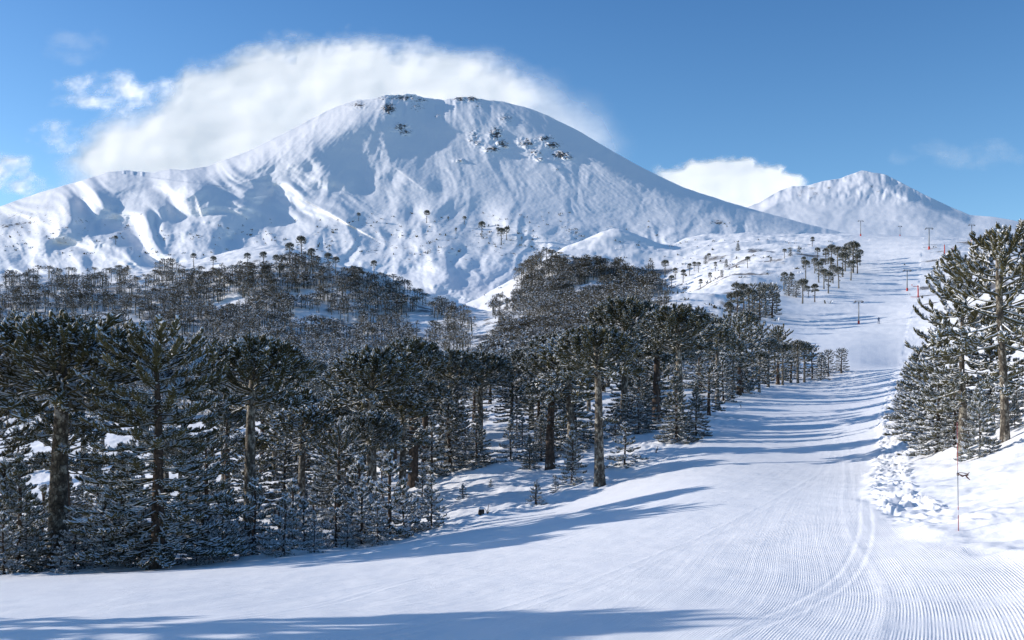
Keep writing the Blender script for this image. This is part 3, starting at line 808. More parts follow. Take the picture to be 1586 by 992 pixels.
TREES = []
def tree(proto, x, y, H, label=None, group=None, wide=1.0, rz=None, z=None, kind='monkey_puzzle_tree', cat='tree'):
    (tm, cm), hh = PROTO[proto]
    s = H / hh
    e = bpy.data.objects.new(kind, None); link(e)
    if z is None: z = float(gz(np.array([x]), np.array([y]))[0])
    e.location = (x, y, z)
    e.rotation_euler = (random.uniform(-.02, .02), random.uniform(-.02, .02), random.uniform(0, 6.28) if rz is None else rz)
    e.scale = (s * wide, s * wide, s)
    e.empty_display_size = 0.3
    for nm, me in (('trunk', tm), ('crown', cm)):
        c = bpy.data.objects.new(nm, me); link(c, e)
    e['label'] = label or ''; e['category'] = cat
    if group: e['group'] = group
    TREES.append((x, y))
    return e

def hero(px, D, ytop, proto, label, group='monkey puzzle trees in the stand left of the run', wide=1.0, rz=None, kind='monkey_puzzle_tree'):
    if proto[:2] in ('um', 'co') and px < 1100: wide *= 1.18
    u = (px - CX) / F
    z = float(gz(np.array([u * D]), np.array([D]))[0])
    H = (HOR - ytop) / F * D - z
    return tree(proto, u * D, D, H, label, group, wide, rz, z, kind)
GL = 'monkey puzzle trees in the stand left of the run'
GY = 'young conical trees at the foot of the stand'
# --- named big trees on the left (column in the photo, distance, top row)
hero(90, 36, 476, 'um_a', 'large umbrella-shaped tree with thick mottled trunk and drooping lower limbs at the left edge', wide=1.15)
hero(247, 33.5, 488, 'col_a', 'tall dark flat-topped tree clothed in limbs to the snow, second big crown from left')
hero(384, 40, 511, 'um_b', 'umbrella-crowned tree with a straight bare brown trunk, third big crown from the left', wide=.88)
hero(575, 56, 531, 'um_b', 'umbrella-crowned tree with dark bare trunk standing behind the dense snowy young conifers, wide round crown', wide=.95)
hero(640, 64, 519, 'um_c', 'snow-greyed tree with pale bare trunk just right of the wide round-crowned one')
hero(742, 76, 541, 'um_b', 'round-crowned tree above the open patch of snow with small saplings', wide=1.0)
hero(835, 78, 556, 'col_b', 'bushy tree with layered crown between the saplings clearing and the tall bare-trunked tree')
hero(930, 51.5, 497, 'um_b', 'umbrella tree with a long straight bare pale trunk standing right at the piste edge', wide=.95)
hero(968, 80, 455, 'um_a', 'tallest flat-crowned tree behind the bare-trunked one at the piste edge', wide=.9)
hero(1016, 82, 480, 'um_c', 'dark-crowned tree between the tallest flat crown and the leaning-out crown beside the run')
hero(1054, 69, 468, 'um_b', 'umbrella tree whose slim pale trunk rises out of two bushy conifers by the run', wide=.98)
hero(1048, 66, 572, 'con_a', 'bushy snow-dusted conifer wrapped around the foot of the slim pale trunk by the run', GY, wide=.9, kind='young_conifer')
hero(1078, 71, 590, 'con_a', 'bushy conifer at the run edge just right of the slim pale trunk', GY, wide=.8, kind='young_conifer')
hero(968, 57, 652, 'yo_b', 'broad dark young tree right behind the long bare trunk at the piste edge', GY, wide=1.15, kind='young_conifer')
hero(886, 54, 655, 'yo_d', 'slim conical young tree left of the long bare trunk at the piste edge', GY, kind='young_conifer')
hero(838, 66, 636, 'con_a', 'dark conical tree standing behind the clearing of saplings', GY, wide=.9, kind='young_conifer')
hero(738, 66, 640, 'con_a', 'open conical tree with snow-lined limbs at the top of the saplings clearing', GY, wide=1.1, kind='young_conifer')
hero(790, 70, 690, 'yo_b', 'small tree between the two conical trees behind the saplings clearing', GY, kind='young_conifer')
hero(860, 52, 735, 'yo_a', 'low young tree at the piste edge left of the slim conical one', GY, kind='young_conifer')
hero(830, 48.5, 742, 'sap', 'sapling at the right of the clearing, touching the berm of the piste', GY, kind='sapling')
hero(717, 55, 748, 'sap', 'sapling alone on open snow, left one of the clearing', GY, kind='sapling')
hero(760, 57, 742, 'sap', 'smallest sapling in the middle of the open snow clearing', GY, kind='sapling')
hero(669, 43.5, 722, 'yo_d', 'narrow open young conifer with dark stem at the left of the clearing', GY, wide=.95, kind='young_conifer')
hero(604, 42, 695, 'yo_a', 'tall snow-lined young conifer in the dense clump left of the clearing', GY, wide=1.1, kind='young_conifer')
hero(625, 43.5, 745, 'yo_b', 'dark young conifer squeezed behind the narrow open one at the left of the clearing', GY, kind='young_conifer')
hero(560, 40.5, 742, 'yo_a', 'snow-striped young conifer at the left foot of the dense clump', GY, wide=1.1, kind='young_conifer')
hero(585, 39.8, 775, 'yo_b', 'bushy young conifer in front of the dense clump at the piste edge', GY, wide=1.0, kind='young_conifer')
hero(538, 39.2, 800, 'yo_a', 'lowest young conifer of the dense clump, near its left end', GY, kind='young_conifer')
hero(487, 37.8, 790, 'yo_a', 'thin young conifer standing by itself near the piste edge left of the dense clump', GY, wide=.75, kind='young_conifer')
hero(440, 37, 762, 'yo_b', 'broad snow-striped young conifer to the right of the third big trunk', GY, kind='young_conifer')
hero(345, 36.2, 778, 'yo_b', 'spreading snow-striped young conifer between the second and third big trunks', GY, wide=1.1, kind='young_conifer')
hero(305, 35.2, 815, 'yo_a', 'low young conifer right of the black trunk of the flat-topped tree', GY, kind='young_conifer')
hero(160, 33.8, 770, 'yo_b', 'broad snowy young conifer left of the flat-topped tree', GY, wide=1.0, kind='young_conifer')
hero(190, 34.2, 730, 'yo_d', 'tall young conifer leaning on the left side of the flat-topped tree', GY, kind='young_conifer')
hero(94, 32.3, 838, 'yo_w', 'small bright snow-laden young conifer in front of the mottled trunk', GY, wide=1.15, kind='young_conifer')
hero(30, 33.5, 700, 'con_a', 'dark conical tree at the left border of the photo', GY, wide=.9, kind='young_conifer')
hero(5, 32.4, 790, 'yo_b', 'low dark young conifer at the bottom of the left border', GY, kind='young_conifer')
hero(-40, 40, 505, 'um_b', 'half-cut umbrella crown at the left border of the photo')

# --- right-hand group on the bank
GR = 'trees on the bank right of the run'
hero(1556, 32.5, 348, 'rt_b', 'tall tree with slim dark leaning trunk on the right bank, crown against the sky', GR, wide=.95)
hero(1490, 36, 400, 'rt_a', 'open-branched tree with finger-like shoots, left one of the tall trees on the right bank', GR, wide=.92)
hero(1602, 40, 335, 'rt_b', 'tree cut by the right border of the photo, behind the leaning trunk', GR, wide=1.0)
hero(1425, 52, 535, 'con_s', 'dense snow-crusted conifer at the left end of the right-hand group', GR, wide=1.2)
hero(1455, 46, 490, 'con_s', 'bushy snow-crusted tree behind the open-branched one on the right bank', GR, wide=.95)
hero(1480, 40, 560, 'con_s', 'snow-laden conifer directly behind the marker pole', GR, wide=.85)
hero(1518, 31, 590, 'rt_c', 'pale snow-laden young conifer between the marker pole and the leaning trunk', GR, wide=.85)
hero(1452, 41, 575, 'con_s', 'low frosted conifer with wide skirts between the run and the marker pole', GR, wide=1.25)
hero(1410, 62, 560, 'con_s', 'snowy conifer farthest back in the right-hand group, beside the run', GR)
hero(1535, 46, 470, 'con_s', 'snow-crusted tree behind the leaning trunk on the right bank', GR)
hero(1600, 42, 540, 'con_s', 'snowy conifer low at the right border of the photo', GR)
hero(1572, 36, 610, 'rt_c', 'low snowy bush-like conifer right of the leaning trunk', GR, wide=.8)
for px, D, yt, p, lb in ((1402, 58, 590, 'yo_b', 'frosted young conifer at the far left foot of the right-hand trees'), (1428, 48, 600, 'yo_a', 'frosted young conifer low between the run and the right-hand trees'), (1500, 37, 640, 'yo_b', 'frosted bushy young conifer just right of the marker pole'), (1540, 39, 600, 'yo_d', 'frosted young conifer behind the base of the leaning trunk'), (1470, 44, 615, 'yo_d', 'frosted young conifer just left of the marker pole'), (1575, 40, 590, 'yo_b', 'frosted bushy conifer near the right border, behind the leaning trunk')):
    hero(px, D, yt, p, lb, GR, kind='young_conifer')
for px, D, yt, p in ((1680, 34, 330, 'rt_b'), (1740, 44, 350, 'um_s'), (1660, 50, 400, 'col_s'), (1830, 38, 330, 'con_s')):
    hero(px, D, yt, p, 'tree on the bank right of the frame', GR)

# --- the rest of the stand on the left, between 38 and 190 m
def far_enough(x, y, d):
    return all((x - a) ** 2 + (y - b) ** 2 > d * d for a, b in TREES)
def run_left(y): return float(run_edges(np.array([y]))[0][0]) * y
kinds = ['um_a', 'um_b', 'um_c', 'um_s', 'um_t', 'col_b', 'col_s', 'con_a', 'con_s', 'yo_a', 'yo_d', 'yo_b']
wts = np.array([.5, 1, 1.4, 1.5, 1.5, 1.3, 1.6, 1.2, .5, .7, .7, .6]); wts /= wts.sum()
cnt = 0; tries = 0
while cnt < 116 and tries < 9000:
    tries += 1
    y = 36 + 130 * random.random() ** 1.5
    px = random.uniform(-60, 1180) if random.random() < .45 else random.uniform(380, 1060)
    x = (px - CX) / F * y
    if x > run_left(y) - 2.2: continue
    if 690 < px < 800 and y < 62: continue
    if px < 700 and y < 46: continue
    if 640 < px < 900 and y < 46: continue
    if not far_enough(x, y, 2.3 + y * 0.010): continue
    p = str(rng.choice(kinds, p=wts))
    H = {'u': 7.4, 'c': 5.8, 'y': 3.6}[p[0]] * random.uniform(.8, 1.12)
    zt = float(gz(np.array([x]), np.array([y]))[0]) + H
    row = HOR - zt / y * F
    lim = 520 + 35 * math.sin(px * .013) if px < 820 else 520
    if row < lim: H -= (lim - row) / F * y
    if H < 2: continue
    where = 'left' if px < 350 else ('middle' if px < 760 else 'right')
    far = y > 90
    lab = {('left', 0): 'snow-dusted tree among the crowded trunks of the left third of the stand',
           ('left', 1): 'tree deep in the left third of the stand, seen between nearer crowns',
           ('middle', 0): 'snow-dusted tree among the crowded trunks behind the dense clump and clearing',
           ('middle', 1): 'tree far behind the saplings clearing, only its grey top showing over nearer crowns',
           ('right', 0): 'snow-dusted tree crowded behind the long bare trunk at the piste edge',
           ('right', 1): 'grey-green tree in the far part of the stand where it narrows along the run'}[(where, int(far))]
    tree(p, x, y, H, lab, wide=random.uniform(1.05, 1.35), group='stand left of the run, %s %s' % (where, 'back' if far else 'front'))
    cnt += 1
cnt = 0; tries = 0
while cnt < 26 and tries < 9000:
    tries += 1
    y = random.uniform(58, 98); px = random.uniform(430, 1060); x = (px - CX) / F * y
    if x > run_left(y) - 1.8 or not far_enough(x, y, 1.9): continue
    if 690 < px < 790 and y < 64: continue
    p = str(rng.choice(['um_b', 'um_c', 'col_b', 'con_a', 'um_t', 'con_a']))
    H = {'u': 7.8, 'c': 5.6}[p[0]] * random.uniform(.85, 1.1)
    tree(p, x, y, H, 'dark tree in the thick of the stand above and around the saplings clearing', 'thick of the stand around the clearing', wide=random.uniform(1.05, 1.3))
    cnt += 1
cnt = 0; tries = 0
while cnt < 52 and tries < 9000:
    tries += 1
    y = random.uniform(35, 78); px = random.uniform(-30, 1050); x = (px - CX) / F * y
    if x > run_left(y) - 1.6: continue
    if 685 < px < 810 and y < 64: continue
    if 640 < px < 900 and y < 46: continue
    if not far_enough(x, y, 1.25): continue
    where = 'left third' if px < 350 else ('middle' if px < 760 else 'right part')
    tree(str(rng.choice(['yo_a', 'yo_b', 'yo_d', 'con_a', 'yo_w'])), x, y, random.uniform(1.8, 4.4), 'young snow-striped conifer growing under the tall trees in the %s of the stand' % where, 'undergrowth conifers, ' + where, kind='young_conifer')
    cnt += 1
cnt = 0; tries = 0
while cnt < 24 and tries < 6000:
    tries += 1
    px = random.uniform(-20, 665); y = float(np.interp(px, [-20, 10, 250, 480, 560, 665], [29.8, 30.2, 33.9, 37.6, 39.3, 42.3])) + random.uniform(.8, 5.5)
    x = (px - CX) / F * y
    if x > run_left(y) - .8 or not far_enough(x, y, .95): continue
    tree(str(rng.choice(['yo_a', 'yo_b', 'yo_w', 'yo_b'])), x, y, random.uniform(1.5, 3.1), 'low frosted young conifer in the front row along the lower left edge of the piste', 'front row of frosted young conifers', kind='young_conifer')
    cnt += 1
# edge of the stand along the run up to its last tree
for px, D, yt, p in [(1112, 98, 500, 'um_s'), (1120, 108, 545, 'con_s'), (1135, 112, 520, 'um_t'), (1098, 90, 560, 'col_s'), (1145, 118, 488, 'col_s'), (1150, 122, 540, 'con_s'), (1176, 125, 540, 'um_t'), (1165, 132, 505, 'col_s'), (1190, 140, 522, 'um_s'), (1205, 146, 500, 'col_s'), (1212, 142, 528, 'um_t'), (1225, 152, 530, 'col_s'), (1236, 150, 525, 'um_s'), (1246, 156, 527, 'um_t'), (1258, 163, 532, 'col_s'), (1272, 160, 545, 'con_s'), (1283, 168, 540, 'col_s'), (1130, 140, 480, 'col_s'), (1155, 160, 478, 'um_t'), (1105, 130, 488, 'um_s'), (1178, 165, 495, 'col_s'), (1200, 172, 512, 'um_s'), (1085, 120, 500, 'col_s'), (1230, 175, 535, 'con_s'), (1185, 150, 545, 'con_s')]:
    hero(px, D, yt, p, 'greyish tree in the row tapering away along the left edge of the run', 'row of trees tapering along the run')
hero(1303, 172, 538, 'col_s', 'last bushy tree at the tip of the row along the run, standing clear', 'row of trees tapering along the run', wide=1.15)

# --- off to the left of the frame: trees whose shadows reach the run
for x, y, H, p in [(-24.5, 15.4, 9.0, 'um_t'), (-16.6, 13.2, 9.0, 'um_t'), (-18.5, 30.5, 8.6, 'um_b'), (-21.5, 33, 8.6, 'um_c'), (-24.5, 37, 8.2, 'um_c'), (-27, 41, 8.6, 'um_a'), (-23, 44, 8, 'col_b')]:
    tree(p, x, y, H, 'tree left of the frame', 'trees left of the frame')

# --- groups on the snowy ridge beside the upper run: (column, foot row, top row)
GU = 'small dark trees on the snowy ridge beside the upper run'
clusters = {
 'tree in the compact clump left of the lower end of the upper run': [(1132, 490, 455), (1142, 498, 452), (1152, 482, 440), (1160, 495, 448), (1166, 489, 440), (1177, 497, 446), (1186, 488, 441), (1196, 494, 442), (1203, 485, 455), (1140, 472, 440), (1128, 505, 470), (1180, 478, 445)],
 'tree in the scattered row on the white hump above the clump': [(1214, 452, 423), (1222, 460, 430), (1233, 462, 436), (1243, 470, 432), (1252, 462, 445), (1226, 445, 424), (1262, 468, 440), (1247, 452, 434)],
 'tree in the dark group hugging the left edge of the upper run': [(1245, 418, 398), (1248, 432, 404), (1262, 424, 400), (1268, 438, 405), (1276, 449, 418), (1283, 456, 422), (1290, 440, 412), (1299, 447, 414), (1305, 430, 392), (1297, 418, 384), (1288, 412, 380), (1309, 421, 382), (1315, 415, 377), (1321, 424, 375), (1327, 408, 378), (1332, 412, 388), (1279, 410, 386), (1273, 426, 402), (1318, 436, 405), (1286, 428, 400), (1266, 405, 385), (1328, 425, 396)],
 'lone tree dotted along the crest of the snowy ridge': [(1158, 416, 398), (1215, 402, 387), (1224, 400, 386), (1194, 408, 398), (1258, 384, 369), (1143, 390, 378), (1237, 392, 382)],
 'tree in the straggling line climbing the gully side below the bright ridge': [(1098, 406, 392), (1093, 412, 398), (1082, 424, 408), (1068, 428, 410), (1075, 420, 405), (1058, 440, 420), (1046, 436, 418), (1030, 428, 402), (1020, 438, 420), (1040, 450, 430), (1108, 422, 408), (1125, 414, 402), (1118, 432, 418), (1100, 440, 424), (1085, 446, 430), (1006, 436, 420)],
}
for lab, pts in clusters.items():
    for px, fy, ty in pts:
        h_ = hit(px, fy)
        if h_ is None: continue
        x, y = h_
        H = max(2.5, (fy - ty) / F * y * 1.05)
        tree(random.choice(['um_s', 'um_t', 'um_c', 'col_s', 'um_s']) if H > 4.5 else random.choice(['con_s', 'col_s', 'um_t']), x, y, H, lab, GU + ': ' + lab[8:34])
# --- single trees up on the mountain foot
MT = [(554, 343, 329, 'lone umbrella tree high on the shaded snow of the mountain foot'), (178, 379, 364, 'lone tree on the snowy shoulder at the far left, above the dark forest'), (660, 346, 325, ''), (718, 348, 334, ''), (746, 367, 342, ''), (770, 366, 351, ''), (776, 380, 352, ''), (783, 372, 350, ''), (706, 362, 352, ''), (694, 343, 335, ''), (840, 390, 382, ''), (808, 374, 366, '')]
for px, fy, ty, lab in MT:
    p = mtn_at(px, fy)
    g0 = float(gz(np.array([p.x]), np.array([p.y]))[0])
    H = (fy - ty) / F * p.y
    tree('um_s' if H > 7 else 'um_t', p.x, p.y, H, lab or 'dark tree on the snowy knoll under the cone of the mountain', 'dark trees on the snowy mountain foot', z=max(p.z, g0) - .3)
for px, fy, ty, lab in [(467, 395, 368, 'tallest tree on the crest of the forested hill'), (449, 402, 378, ''), (482, 404, 385, ''), (408, 410, 392, ''), (428, 412, 396, ''), (508, 412, 392, ''), (263 + 0, 400, 388, ''), (579, 420, 405, 'single umbrella tree sticking up from the right end of the hill crest'), (383, 412, 396, ''), (300, 408, 395, ''), (330, 410, 396, ''), (236, 404, 392, ''), (520, 418, 400, '')]:
    h_ = hit(px, fy + 6)
    if h_: tree('um_s', h_[0], h_[1], max(5, (fy + 8 - ty) / F * h_[1]), lab or 'umbrella tree standing out on the crest of the forested hill', 'trees standing out on the hill crest')

# ------------------------------------------------------------------ the forest on the far hills: one mass
def lowtree(seed, umbrella, mid=False):
    """small-scale tree: trunk stick and layered ragged clumps of leaf-sized faces"""
    g = np.random.default_rng(seed); Vs, Ls = [], []
    n = 0
    P = np.array([[0, 0, -.05], [0, 0, .9]]); V, q = ring_tube(P, np.array([.035, .02]), 3)
    Vs.append(V); Ls.append(q); n += len(V)
    m = 80 if not mid else 420
    for i in range(m):
        if umbrella:
            t = g.random(); r = .34 * math.sqrt(g.random()); a = g.uniform(0, 6.28)
            h = .70 + .28 * math.sqrt(max(0, 1 - (r / .36) ** 2)) - .20 * g.random() ** 2
        else:
            h = g.uniform(.12, .98); r = .30 * (1.05 - h) ** .6 * math.sqrt(g.uniform(.3, 1)); a = g.uniform(0, 6.28)
        c = np.array([r * math.cos(a), r * math.sin(a), h])
        out = np.array([math.cos(a), math.sin(a), g.uniform(-.2, .7)]); out /= np.linalg.norm(out)
        sd = np.cross(out, [0, 0, 1]); sd /= np.linalg.norm(sd) + 1e-6
        L, W = (g.uniform(.07, .12), g.uniform(.022, .040)) if not mid else (g.uniform(.05, .08), g.uniform(.010, .017))
        tilt = np.array([0, 0, g.uniform(-.03, .03)])
        Vs.append(np.array([c - out * L * .4 - sd * W, c - out * L * .4 + sd * W + tilt, c + out * L + sd * W * .7, c + out * L - sd * W * .7 + tilt]))
        Ls.append(np.array([[n, n + 1, n + 2, n + 3]])); n += 4
    return np.concatenate(Vs), np.concatenate(Ls)
LOW = [lowtree(s, s % 3 != 2) for s in range(9)]
MID = [lowtree(s + 20, s % 3 == 0, True) for s in range(6)]
def in_poly(x, y, poly):
    c = False; j = len(poly) - 1
    for i in range(len(poly)):
        (xi, yi), (xj, yj) = poly[i], poly[j]
        if (yi > y) != (yj > y) and x < (xj - xi) * (y - yi) / (yj - yi) + xi: c = not c
        j = i
    return c
POLY = [
 ([(-300, 428), (0, 424), (60, 418), (105, 408), (170, 396), (205, 404), (260, 402), (330, 414), (400, 410), (440, 396), (470, 388), (500, 404), (560, 418), (620, 428), (680, 456), (728, 488), (735, 520), (700, 560), (640, 580), (500, 600), (-300, 620)], 5200, .72),
 ([(762, 470), (782, 425), (812, 400), (840, 392), (905, 398), (960, 404), (985, 420), (1010, 436), (1000, 470), (930, 500), (900, 560), (720, 580), (735, 545), (775, 515), (768, 490)], 2000, .74),
 ([(985, 420), (1010, 405), (1035, 412), (1050, 440), (1030, 462), (1000, 480), (980, 460)], 90, .8),
 ([(-100, 575), (690, 560), (900, 500), (1010, 490), (1110, 510), (1120, 565), (900, 610), (690, 625), (-100, 650)], 420, .95),
]
pts = []
for poly, n, hs in POLY:
    xs = [p[0] for p in poly]; ys = [p[1] for p in poly]; k = 0; tr = 0
    while k < n and tr < n * 30:
        tr += 1
        px, py = random.uniform(min(xs), max(xs)), random.uniform(min(ys), max(ys) + 14)
        if not in_poly(px, py - 14, poly): continue
        h_ = hit(px, py)
        if h_ is None or h_[1] < 105: continue
        if noise(px * .016, py * .035, 300) > .34 or noise(px * .05, py * .09, 301) > .42: continue
        pts.append((h_[0], h_[1], hs)); k += 1
pts = np.array(pts)
zz = gz(pts[:, 0], pts[:, 1])
Vs, Ls, n0 = [], [], 0
for i, ((x, y, hs), z) in enumerate(zip(pts, zz)):
    V_, q_ = LOW[i % 9] if y > 230 else MID[i % 6]
    H = random.uniform(6.2, 9.8) * hs * (0.8 + 0.25 * float(noise(x * .02, y * .02, 310)) + .2)
    H = min(H, (random.uniform(17, 27) if y > 230 else random.uniform(30, 48)) / F * y)
    a = random.uniform(0, 6.28); c_, s_ = math.cos(a) * H * random.uniform(.95, 1.25), math.sin(a) * H * 1.1
    W_ = np.stack([x + V_[:, 0] * c_ - V_[:, 1] * s_, y + V_[:, 0] * s_ + V_[:, 1] * c_, z + V_[:, 2] * H], -1)
    Vs.append(W_); Ls.append(q_ + n0); n0 += len(V_)
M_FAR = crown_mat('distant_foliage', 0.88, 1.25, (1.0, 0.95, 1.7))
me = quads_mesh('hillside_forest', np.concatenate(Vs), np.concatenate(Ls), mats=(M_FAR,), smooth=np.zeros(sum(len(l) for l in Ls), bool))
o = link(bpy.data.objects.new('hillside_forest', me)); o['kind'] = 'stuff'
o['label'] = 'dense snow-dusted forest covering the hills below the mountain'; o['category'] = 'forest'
# shrubs poking through the snow
Vs, Ls, n0 = [], [], 0
def shrub(x, y, z, s):
    global n0
    for k in range(random.randint(5, 9)):
        a = random.uniform(0, 6.28); c = np.array([x + random.gauss(0, .4) * s, y + random.gauss(0, .4) * s, z])
        o_ = np.array([math.cos(a) * .5, math.sin(a) * .5, random.uniform(.4, 1)]) * s * random.uniform(.5, 1)
        sd = np.array([-math.sin(a), math.cos(a), .1]) * s * .22
        Vs.append(np.array([c - sd, c + sd, c + o_ + sd * .6, c + o_ - sd * .6])); Ls.append(np.array([[n0, n0 + 1, n0 + 2, n0 + 3]])); n0 += 4
BANDS = [(0, 350, 520, 400, 260), (560, 330, 900, 395, 210), (330, 340, 560, 400, 90), (860, 340, 1130, 385, 60)]
for x0, y0, x1, y1, n in BANDS:
    for k in range(n):
        px, py = random.uniform(x0, x1), random.uniform(y0, y1)
        if noise(px * .02, py * .05, 320) < -.05: continue
        p = mtn_at(px, py); shrub(p.x, p.y, p.z - .1, random.uniform(.8, 2.2))
for x0, y0, x1, y1, n in [(950, 372, 1330, 480, 420), (1040, 440, 1220, 500, 140), (730, 400, 800, 480, 60), (1320, 365, 1450, 500, 26)]:
    for k in range(n):
        px, py = random.uniform(x0, x1), random.uniform(y0, y1)
        h_ = hit(px, py)
        if not h_ or h_[1] < 180: continue
        if px > 1200 and h_[0] > run_left(h_[1]) and random.random() < .93: continue
        if noise(px * .02, py * .05, 330) < -.1: continue
        shrub(h_[0], h_[1], float(gz(np.array([h_[0]]), np.array([h_[1]]))[0]) - .1, random.uniform(.4, 1.5))
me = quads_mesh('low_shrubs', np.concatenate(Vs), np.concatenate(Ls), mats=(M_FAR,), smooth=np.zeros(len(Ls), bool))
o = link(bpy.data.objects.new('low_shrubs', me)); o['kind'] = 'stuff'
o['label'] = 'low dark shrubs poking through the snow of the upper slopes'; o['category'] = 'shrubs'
# ------------------------------------------------------------------ clouds: thin billowed sheets of droplets far behind the mountains
def cloud_mat():
    m, nt, b = mat('cloud_vapour')
    nt.nodes.remove(b)
    out = nt.nodes['Material Output']
    tr = N(nt, 'ShaderNodeBsdfTransparent'); df = N(nt, 'ShaderNodeBsdfDiffuse'); tl = N(nt, 'ShaderNodeBsdfTranslucent')
    df.inputs[0].default_value = (0.70, 0.70, 0.71, 1); tl.inputs[0].default_value = (0.88, 0.86, 0.84, 1)
    mx = N(nt, 'ShaderNodeMixShader'); mx.inputs[0].default_value = 0.5
    at = N(nt, 'ShaderNodeAttribute', attribute_name='vapour')
    ad = N(nt, 'ShaderNodeAddShader')
    nt.links.new(df.outputs[0], ad.inputs[0]); nt.links.new(tl.outputs[0], ad.inputs[1])
    mo = N(nt, 'ShaderNodeMixShader')
    nt.links.new(at.outputs['Fac'], mo.inputs[0]); nt.links.new(tr.outputs[0], mo.inputs[1]); nt.links.new(ad.outputs[0], mo.inputs[2])
    nt.links.new(mo.outputs[0], out.inputs['Surface'])
    return m
M_CLOUD = cloud_mat()
def cloud(x0, y0, x1, y1, D, dens, label, step=2.0, relief=60):
    px, py = np.meshgrid(np.arange(x0, x1 + 1, step), np.arange(y1, y0 - 1, -step))
    d = np.clip(dens(px, py), 0, 1)
    e = np.minimum(np.minimum(px - x0, x1 - px), np.minimum(py - y0, y1 - py))
    d = d * sm(0, 12, e)
    Y = D - relief * (0.14 * fbm(px * 0.009, py * 0.014, 3, 401, 0.32)) - relief * 0.12 * d
    X, Z = (px - CX) / F * Y, (HOR - py) / F * Y
    nr, nc = X.shape; ii = np.arange(nr * nc).reshape(nr, nc)
    q = np.stack([ii[:-1, :-1], ii[:-1, 1:], ii[1:, 1:], ii[1:, :-1]], -1).reshape(-1, 4)
    dm = np.maximum(np.maximum(d[:-1, :-1], d[:-1, 1:]), np.maximum(d[1:, 1:], d[1:, :-1])).ravel()
    q = q[dm > 0.002]
    used, inv = np.unique(q, return_inverse=True)
    me = quads_mesh('cloud', np.stack([X, Y, Z], -1).reshape(-1, 3)[used], inv.reshape(-1, 4), mats=(M_CLOUD,), attrs={'vapour': d.ravel()[used]})
    o = link(bpy.data.objects.new('cloud', me)); o['label'] = label; o['category'] = 'cloud'
    return o
def cap(px, py):
    top = np.interp(px, [60, 100, 130, 180, 230, 262, 285, 320, 380, 430, 480, 530, 565, 600, 640, 690, 740, 790, 830, 860, 890, 930, 960, 1010], [300, 268, 235, 190, 172, 150, 122, 112, 92, 84, 72, 66, 60, 68, 76, 84, 92, 104, 128, 138, 156, 172, 205, 250])
    top = top + 12 * sm(480, 620, px) + 10 * sm(760, 900, px)
    w1 = fbm(px * 0.011, py * 0.017, 6, 410, 0.45); w2 = fbm(px * 0.045, py * 0.07, 4, 420, 0.55)
    d = (py - top) + 15 * w1 + 5 * w2
    soft = np.interp(px, [60, 200, 500, 800, 960], [60, 40, 30, 52, 75])
    a = sm(-4, 1, d / soft * 2 - 1.2) 
    a = sm(-0.8, 0.45, d / soft)
    a = a * (1 - 0.45 * sm(250, 320, py) * sm(-.3, .4, w1) * (px < 300))
    a = a * sm(70, 150, px + 40 * w1 + 0.1 * py) * (1 - sm(900, 985, px + 30 * w1))
    return a * (0.97 - 0.50 * sm(780, 920, px + 50 * w1))
def puff(cx, cy, rx, ry, k, seed):
    def f(px, py):
        r = 1 - ((px - cx) / rx) ** 2 - ((py - cy) / ry) ** 2
        return k * sm(-0.1, 1.6, r + 0.8 * fbm(px * 0.018, py * 0.028, 5, seed, 0.5)) ** 1.2
    return f
cloud(0, 30, 1040, 340, 3600, cap, 'long white cap cloud streaming over and behind the main summit')
cloud(1000, 225, 1270, 330, 3900, lambda px, py: sm(-0.2, 1, ((py - np.interp(px, [1000, 1040, 1080, 1110, 1135, 1160, 1200, 1240, 1265], [262, 256, 249, 243, 238, 244, 256, 268, 290])) + 7 * fbm(px * 0.03, py * 0.05, 5, 430)) / 11) * sm(0, 30, px - 1000) * (1 - sm(1225, 1268, px + 8 * noise(px * .05, py * .05, 431))),
      'smaller rounded white cloud between the two mountains')
cloud(70, 95, 290, 200, 3300, puff(180, 145, 100, 36, 1.0, 440), 'detached fluffy cloud left of the cap cloud')
cloud(30, 180, 150, 250, 3350, puff(88, 214, 52, 26, 0.8, 450), 'small faint cloud scrap near the left, below the fluffy one')
cloud(-260, 215, 80, 330, 3200, puff(-30, 268, 105, 46, 1.0, 460), 'soft cloud cut by the left border of the photo')
cloud(1370, 205, 1600, 275, 4200, puff(1490, 240, 120, 24, 0.22, 470), 'faint thin veil of cloud above the distant peak on the right')
cloud(60, 30, 190, 110, 4100, puff(115, 75, 60, 34, 0.16, 480), 'faint wisp of cloud high at the upper left')

# ------------------------------------------------------------------ lift pylons, poles, skier
def paint(name, col, rough=0.5, metal=0.0):
    m, nt, b = mat(name); b.inputs['Roughness'].default_value = rough; b.inputs['Metallic'].default_value = metal
    tc = N(nt, 'ShaderNodeTexCoord'); n = N(nt, 'ShaderNodeTexNoise', i_Scale=6.0, i_Detail=5.0); nt.links.new(tc.outputs['Object'], n.inputs['Vector'])
    r = ramp(nt, n.outputs[0], [(0.3, tuple(c * 0.75 for c in col) + (1,)), (0.7, col + (1,))]); nt.links.new(r.outputs[0], b.inputs['Base Color'])
    return m
M_STEEL = paint('galvanised_steel', (0.22, 0.23, 0.24), 0.5, 0.3)
M_RED = paint('red_padding', (0.55, 0.05, 0.035), 0.7)
M_DARK = paint('dark_rubber', (0.03, 0.03, 0.035), 0.7)
M_BROWN = paint('brown_cord', (0.16, 0.075, 0.045), 0.8)
M_POLE = paint('faded_red', (0.42, 0.10, 0.10), 0.6)
M_WHITE = paint('white_plastic', (0.75, 0.75, 0.78), 0.5)
M_BLUE = paint('blue_ski_suit', (0.05, 0.09, 0.18), 0.7)
M_SKIN = paint('skin', (0.45, 0.27, 0.19), 0.6)

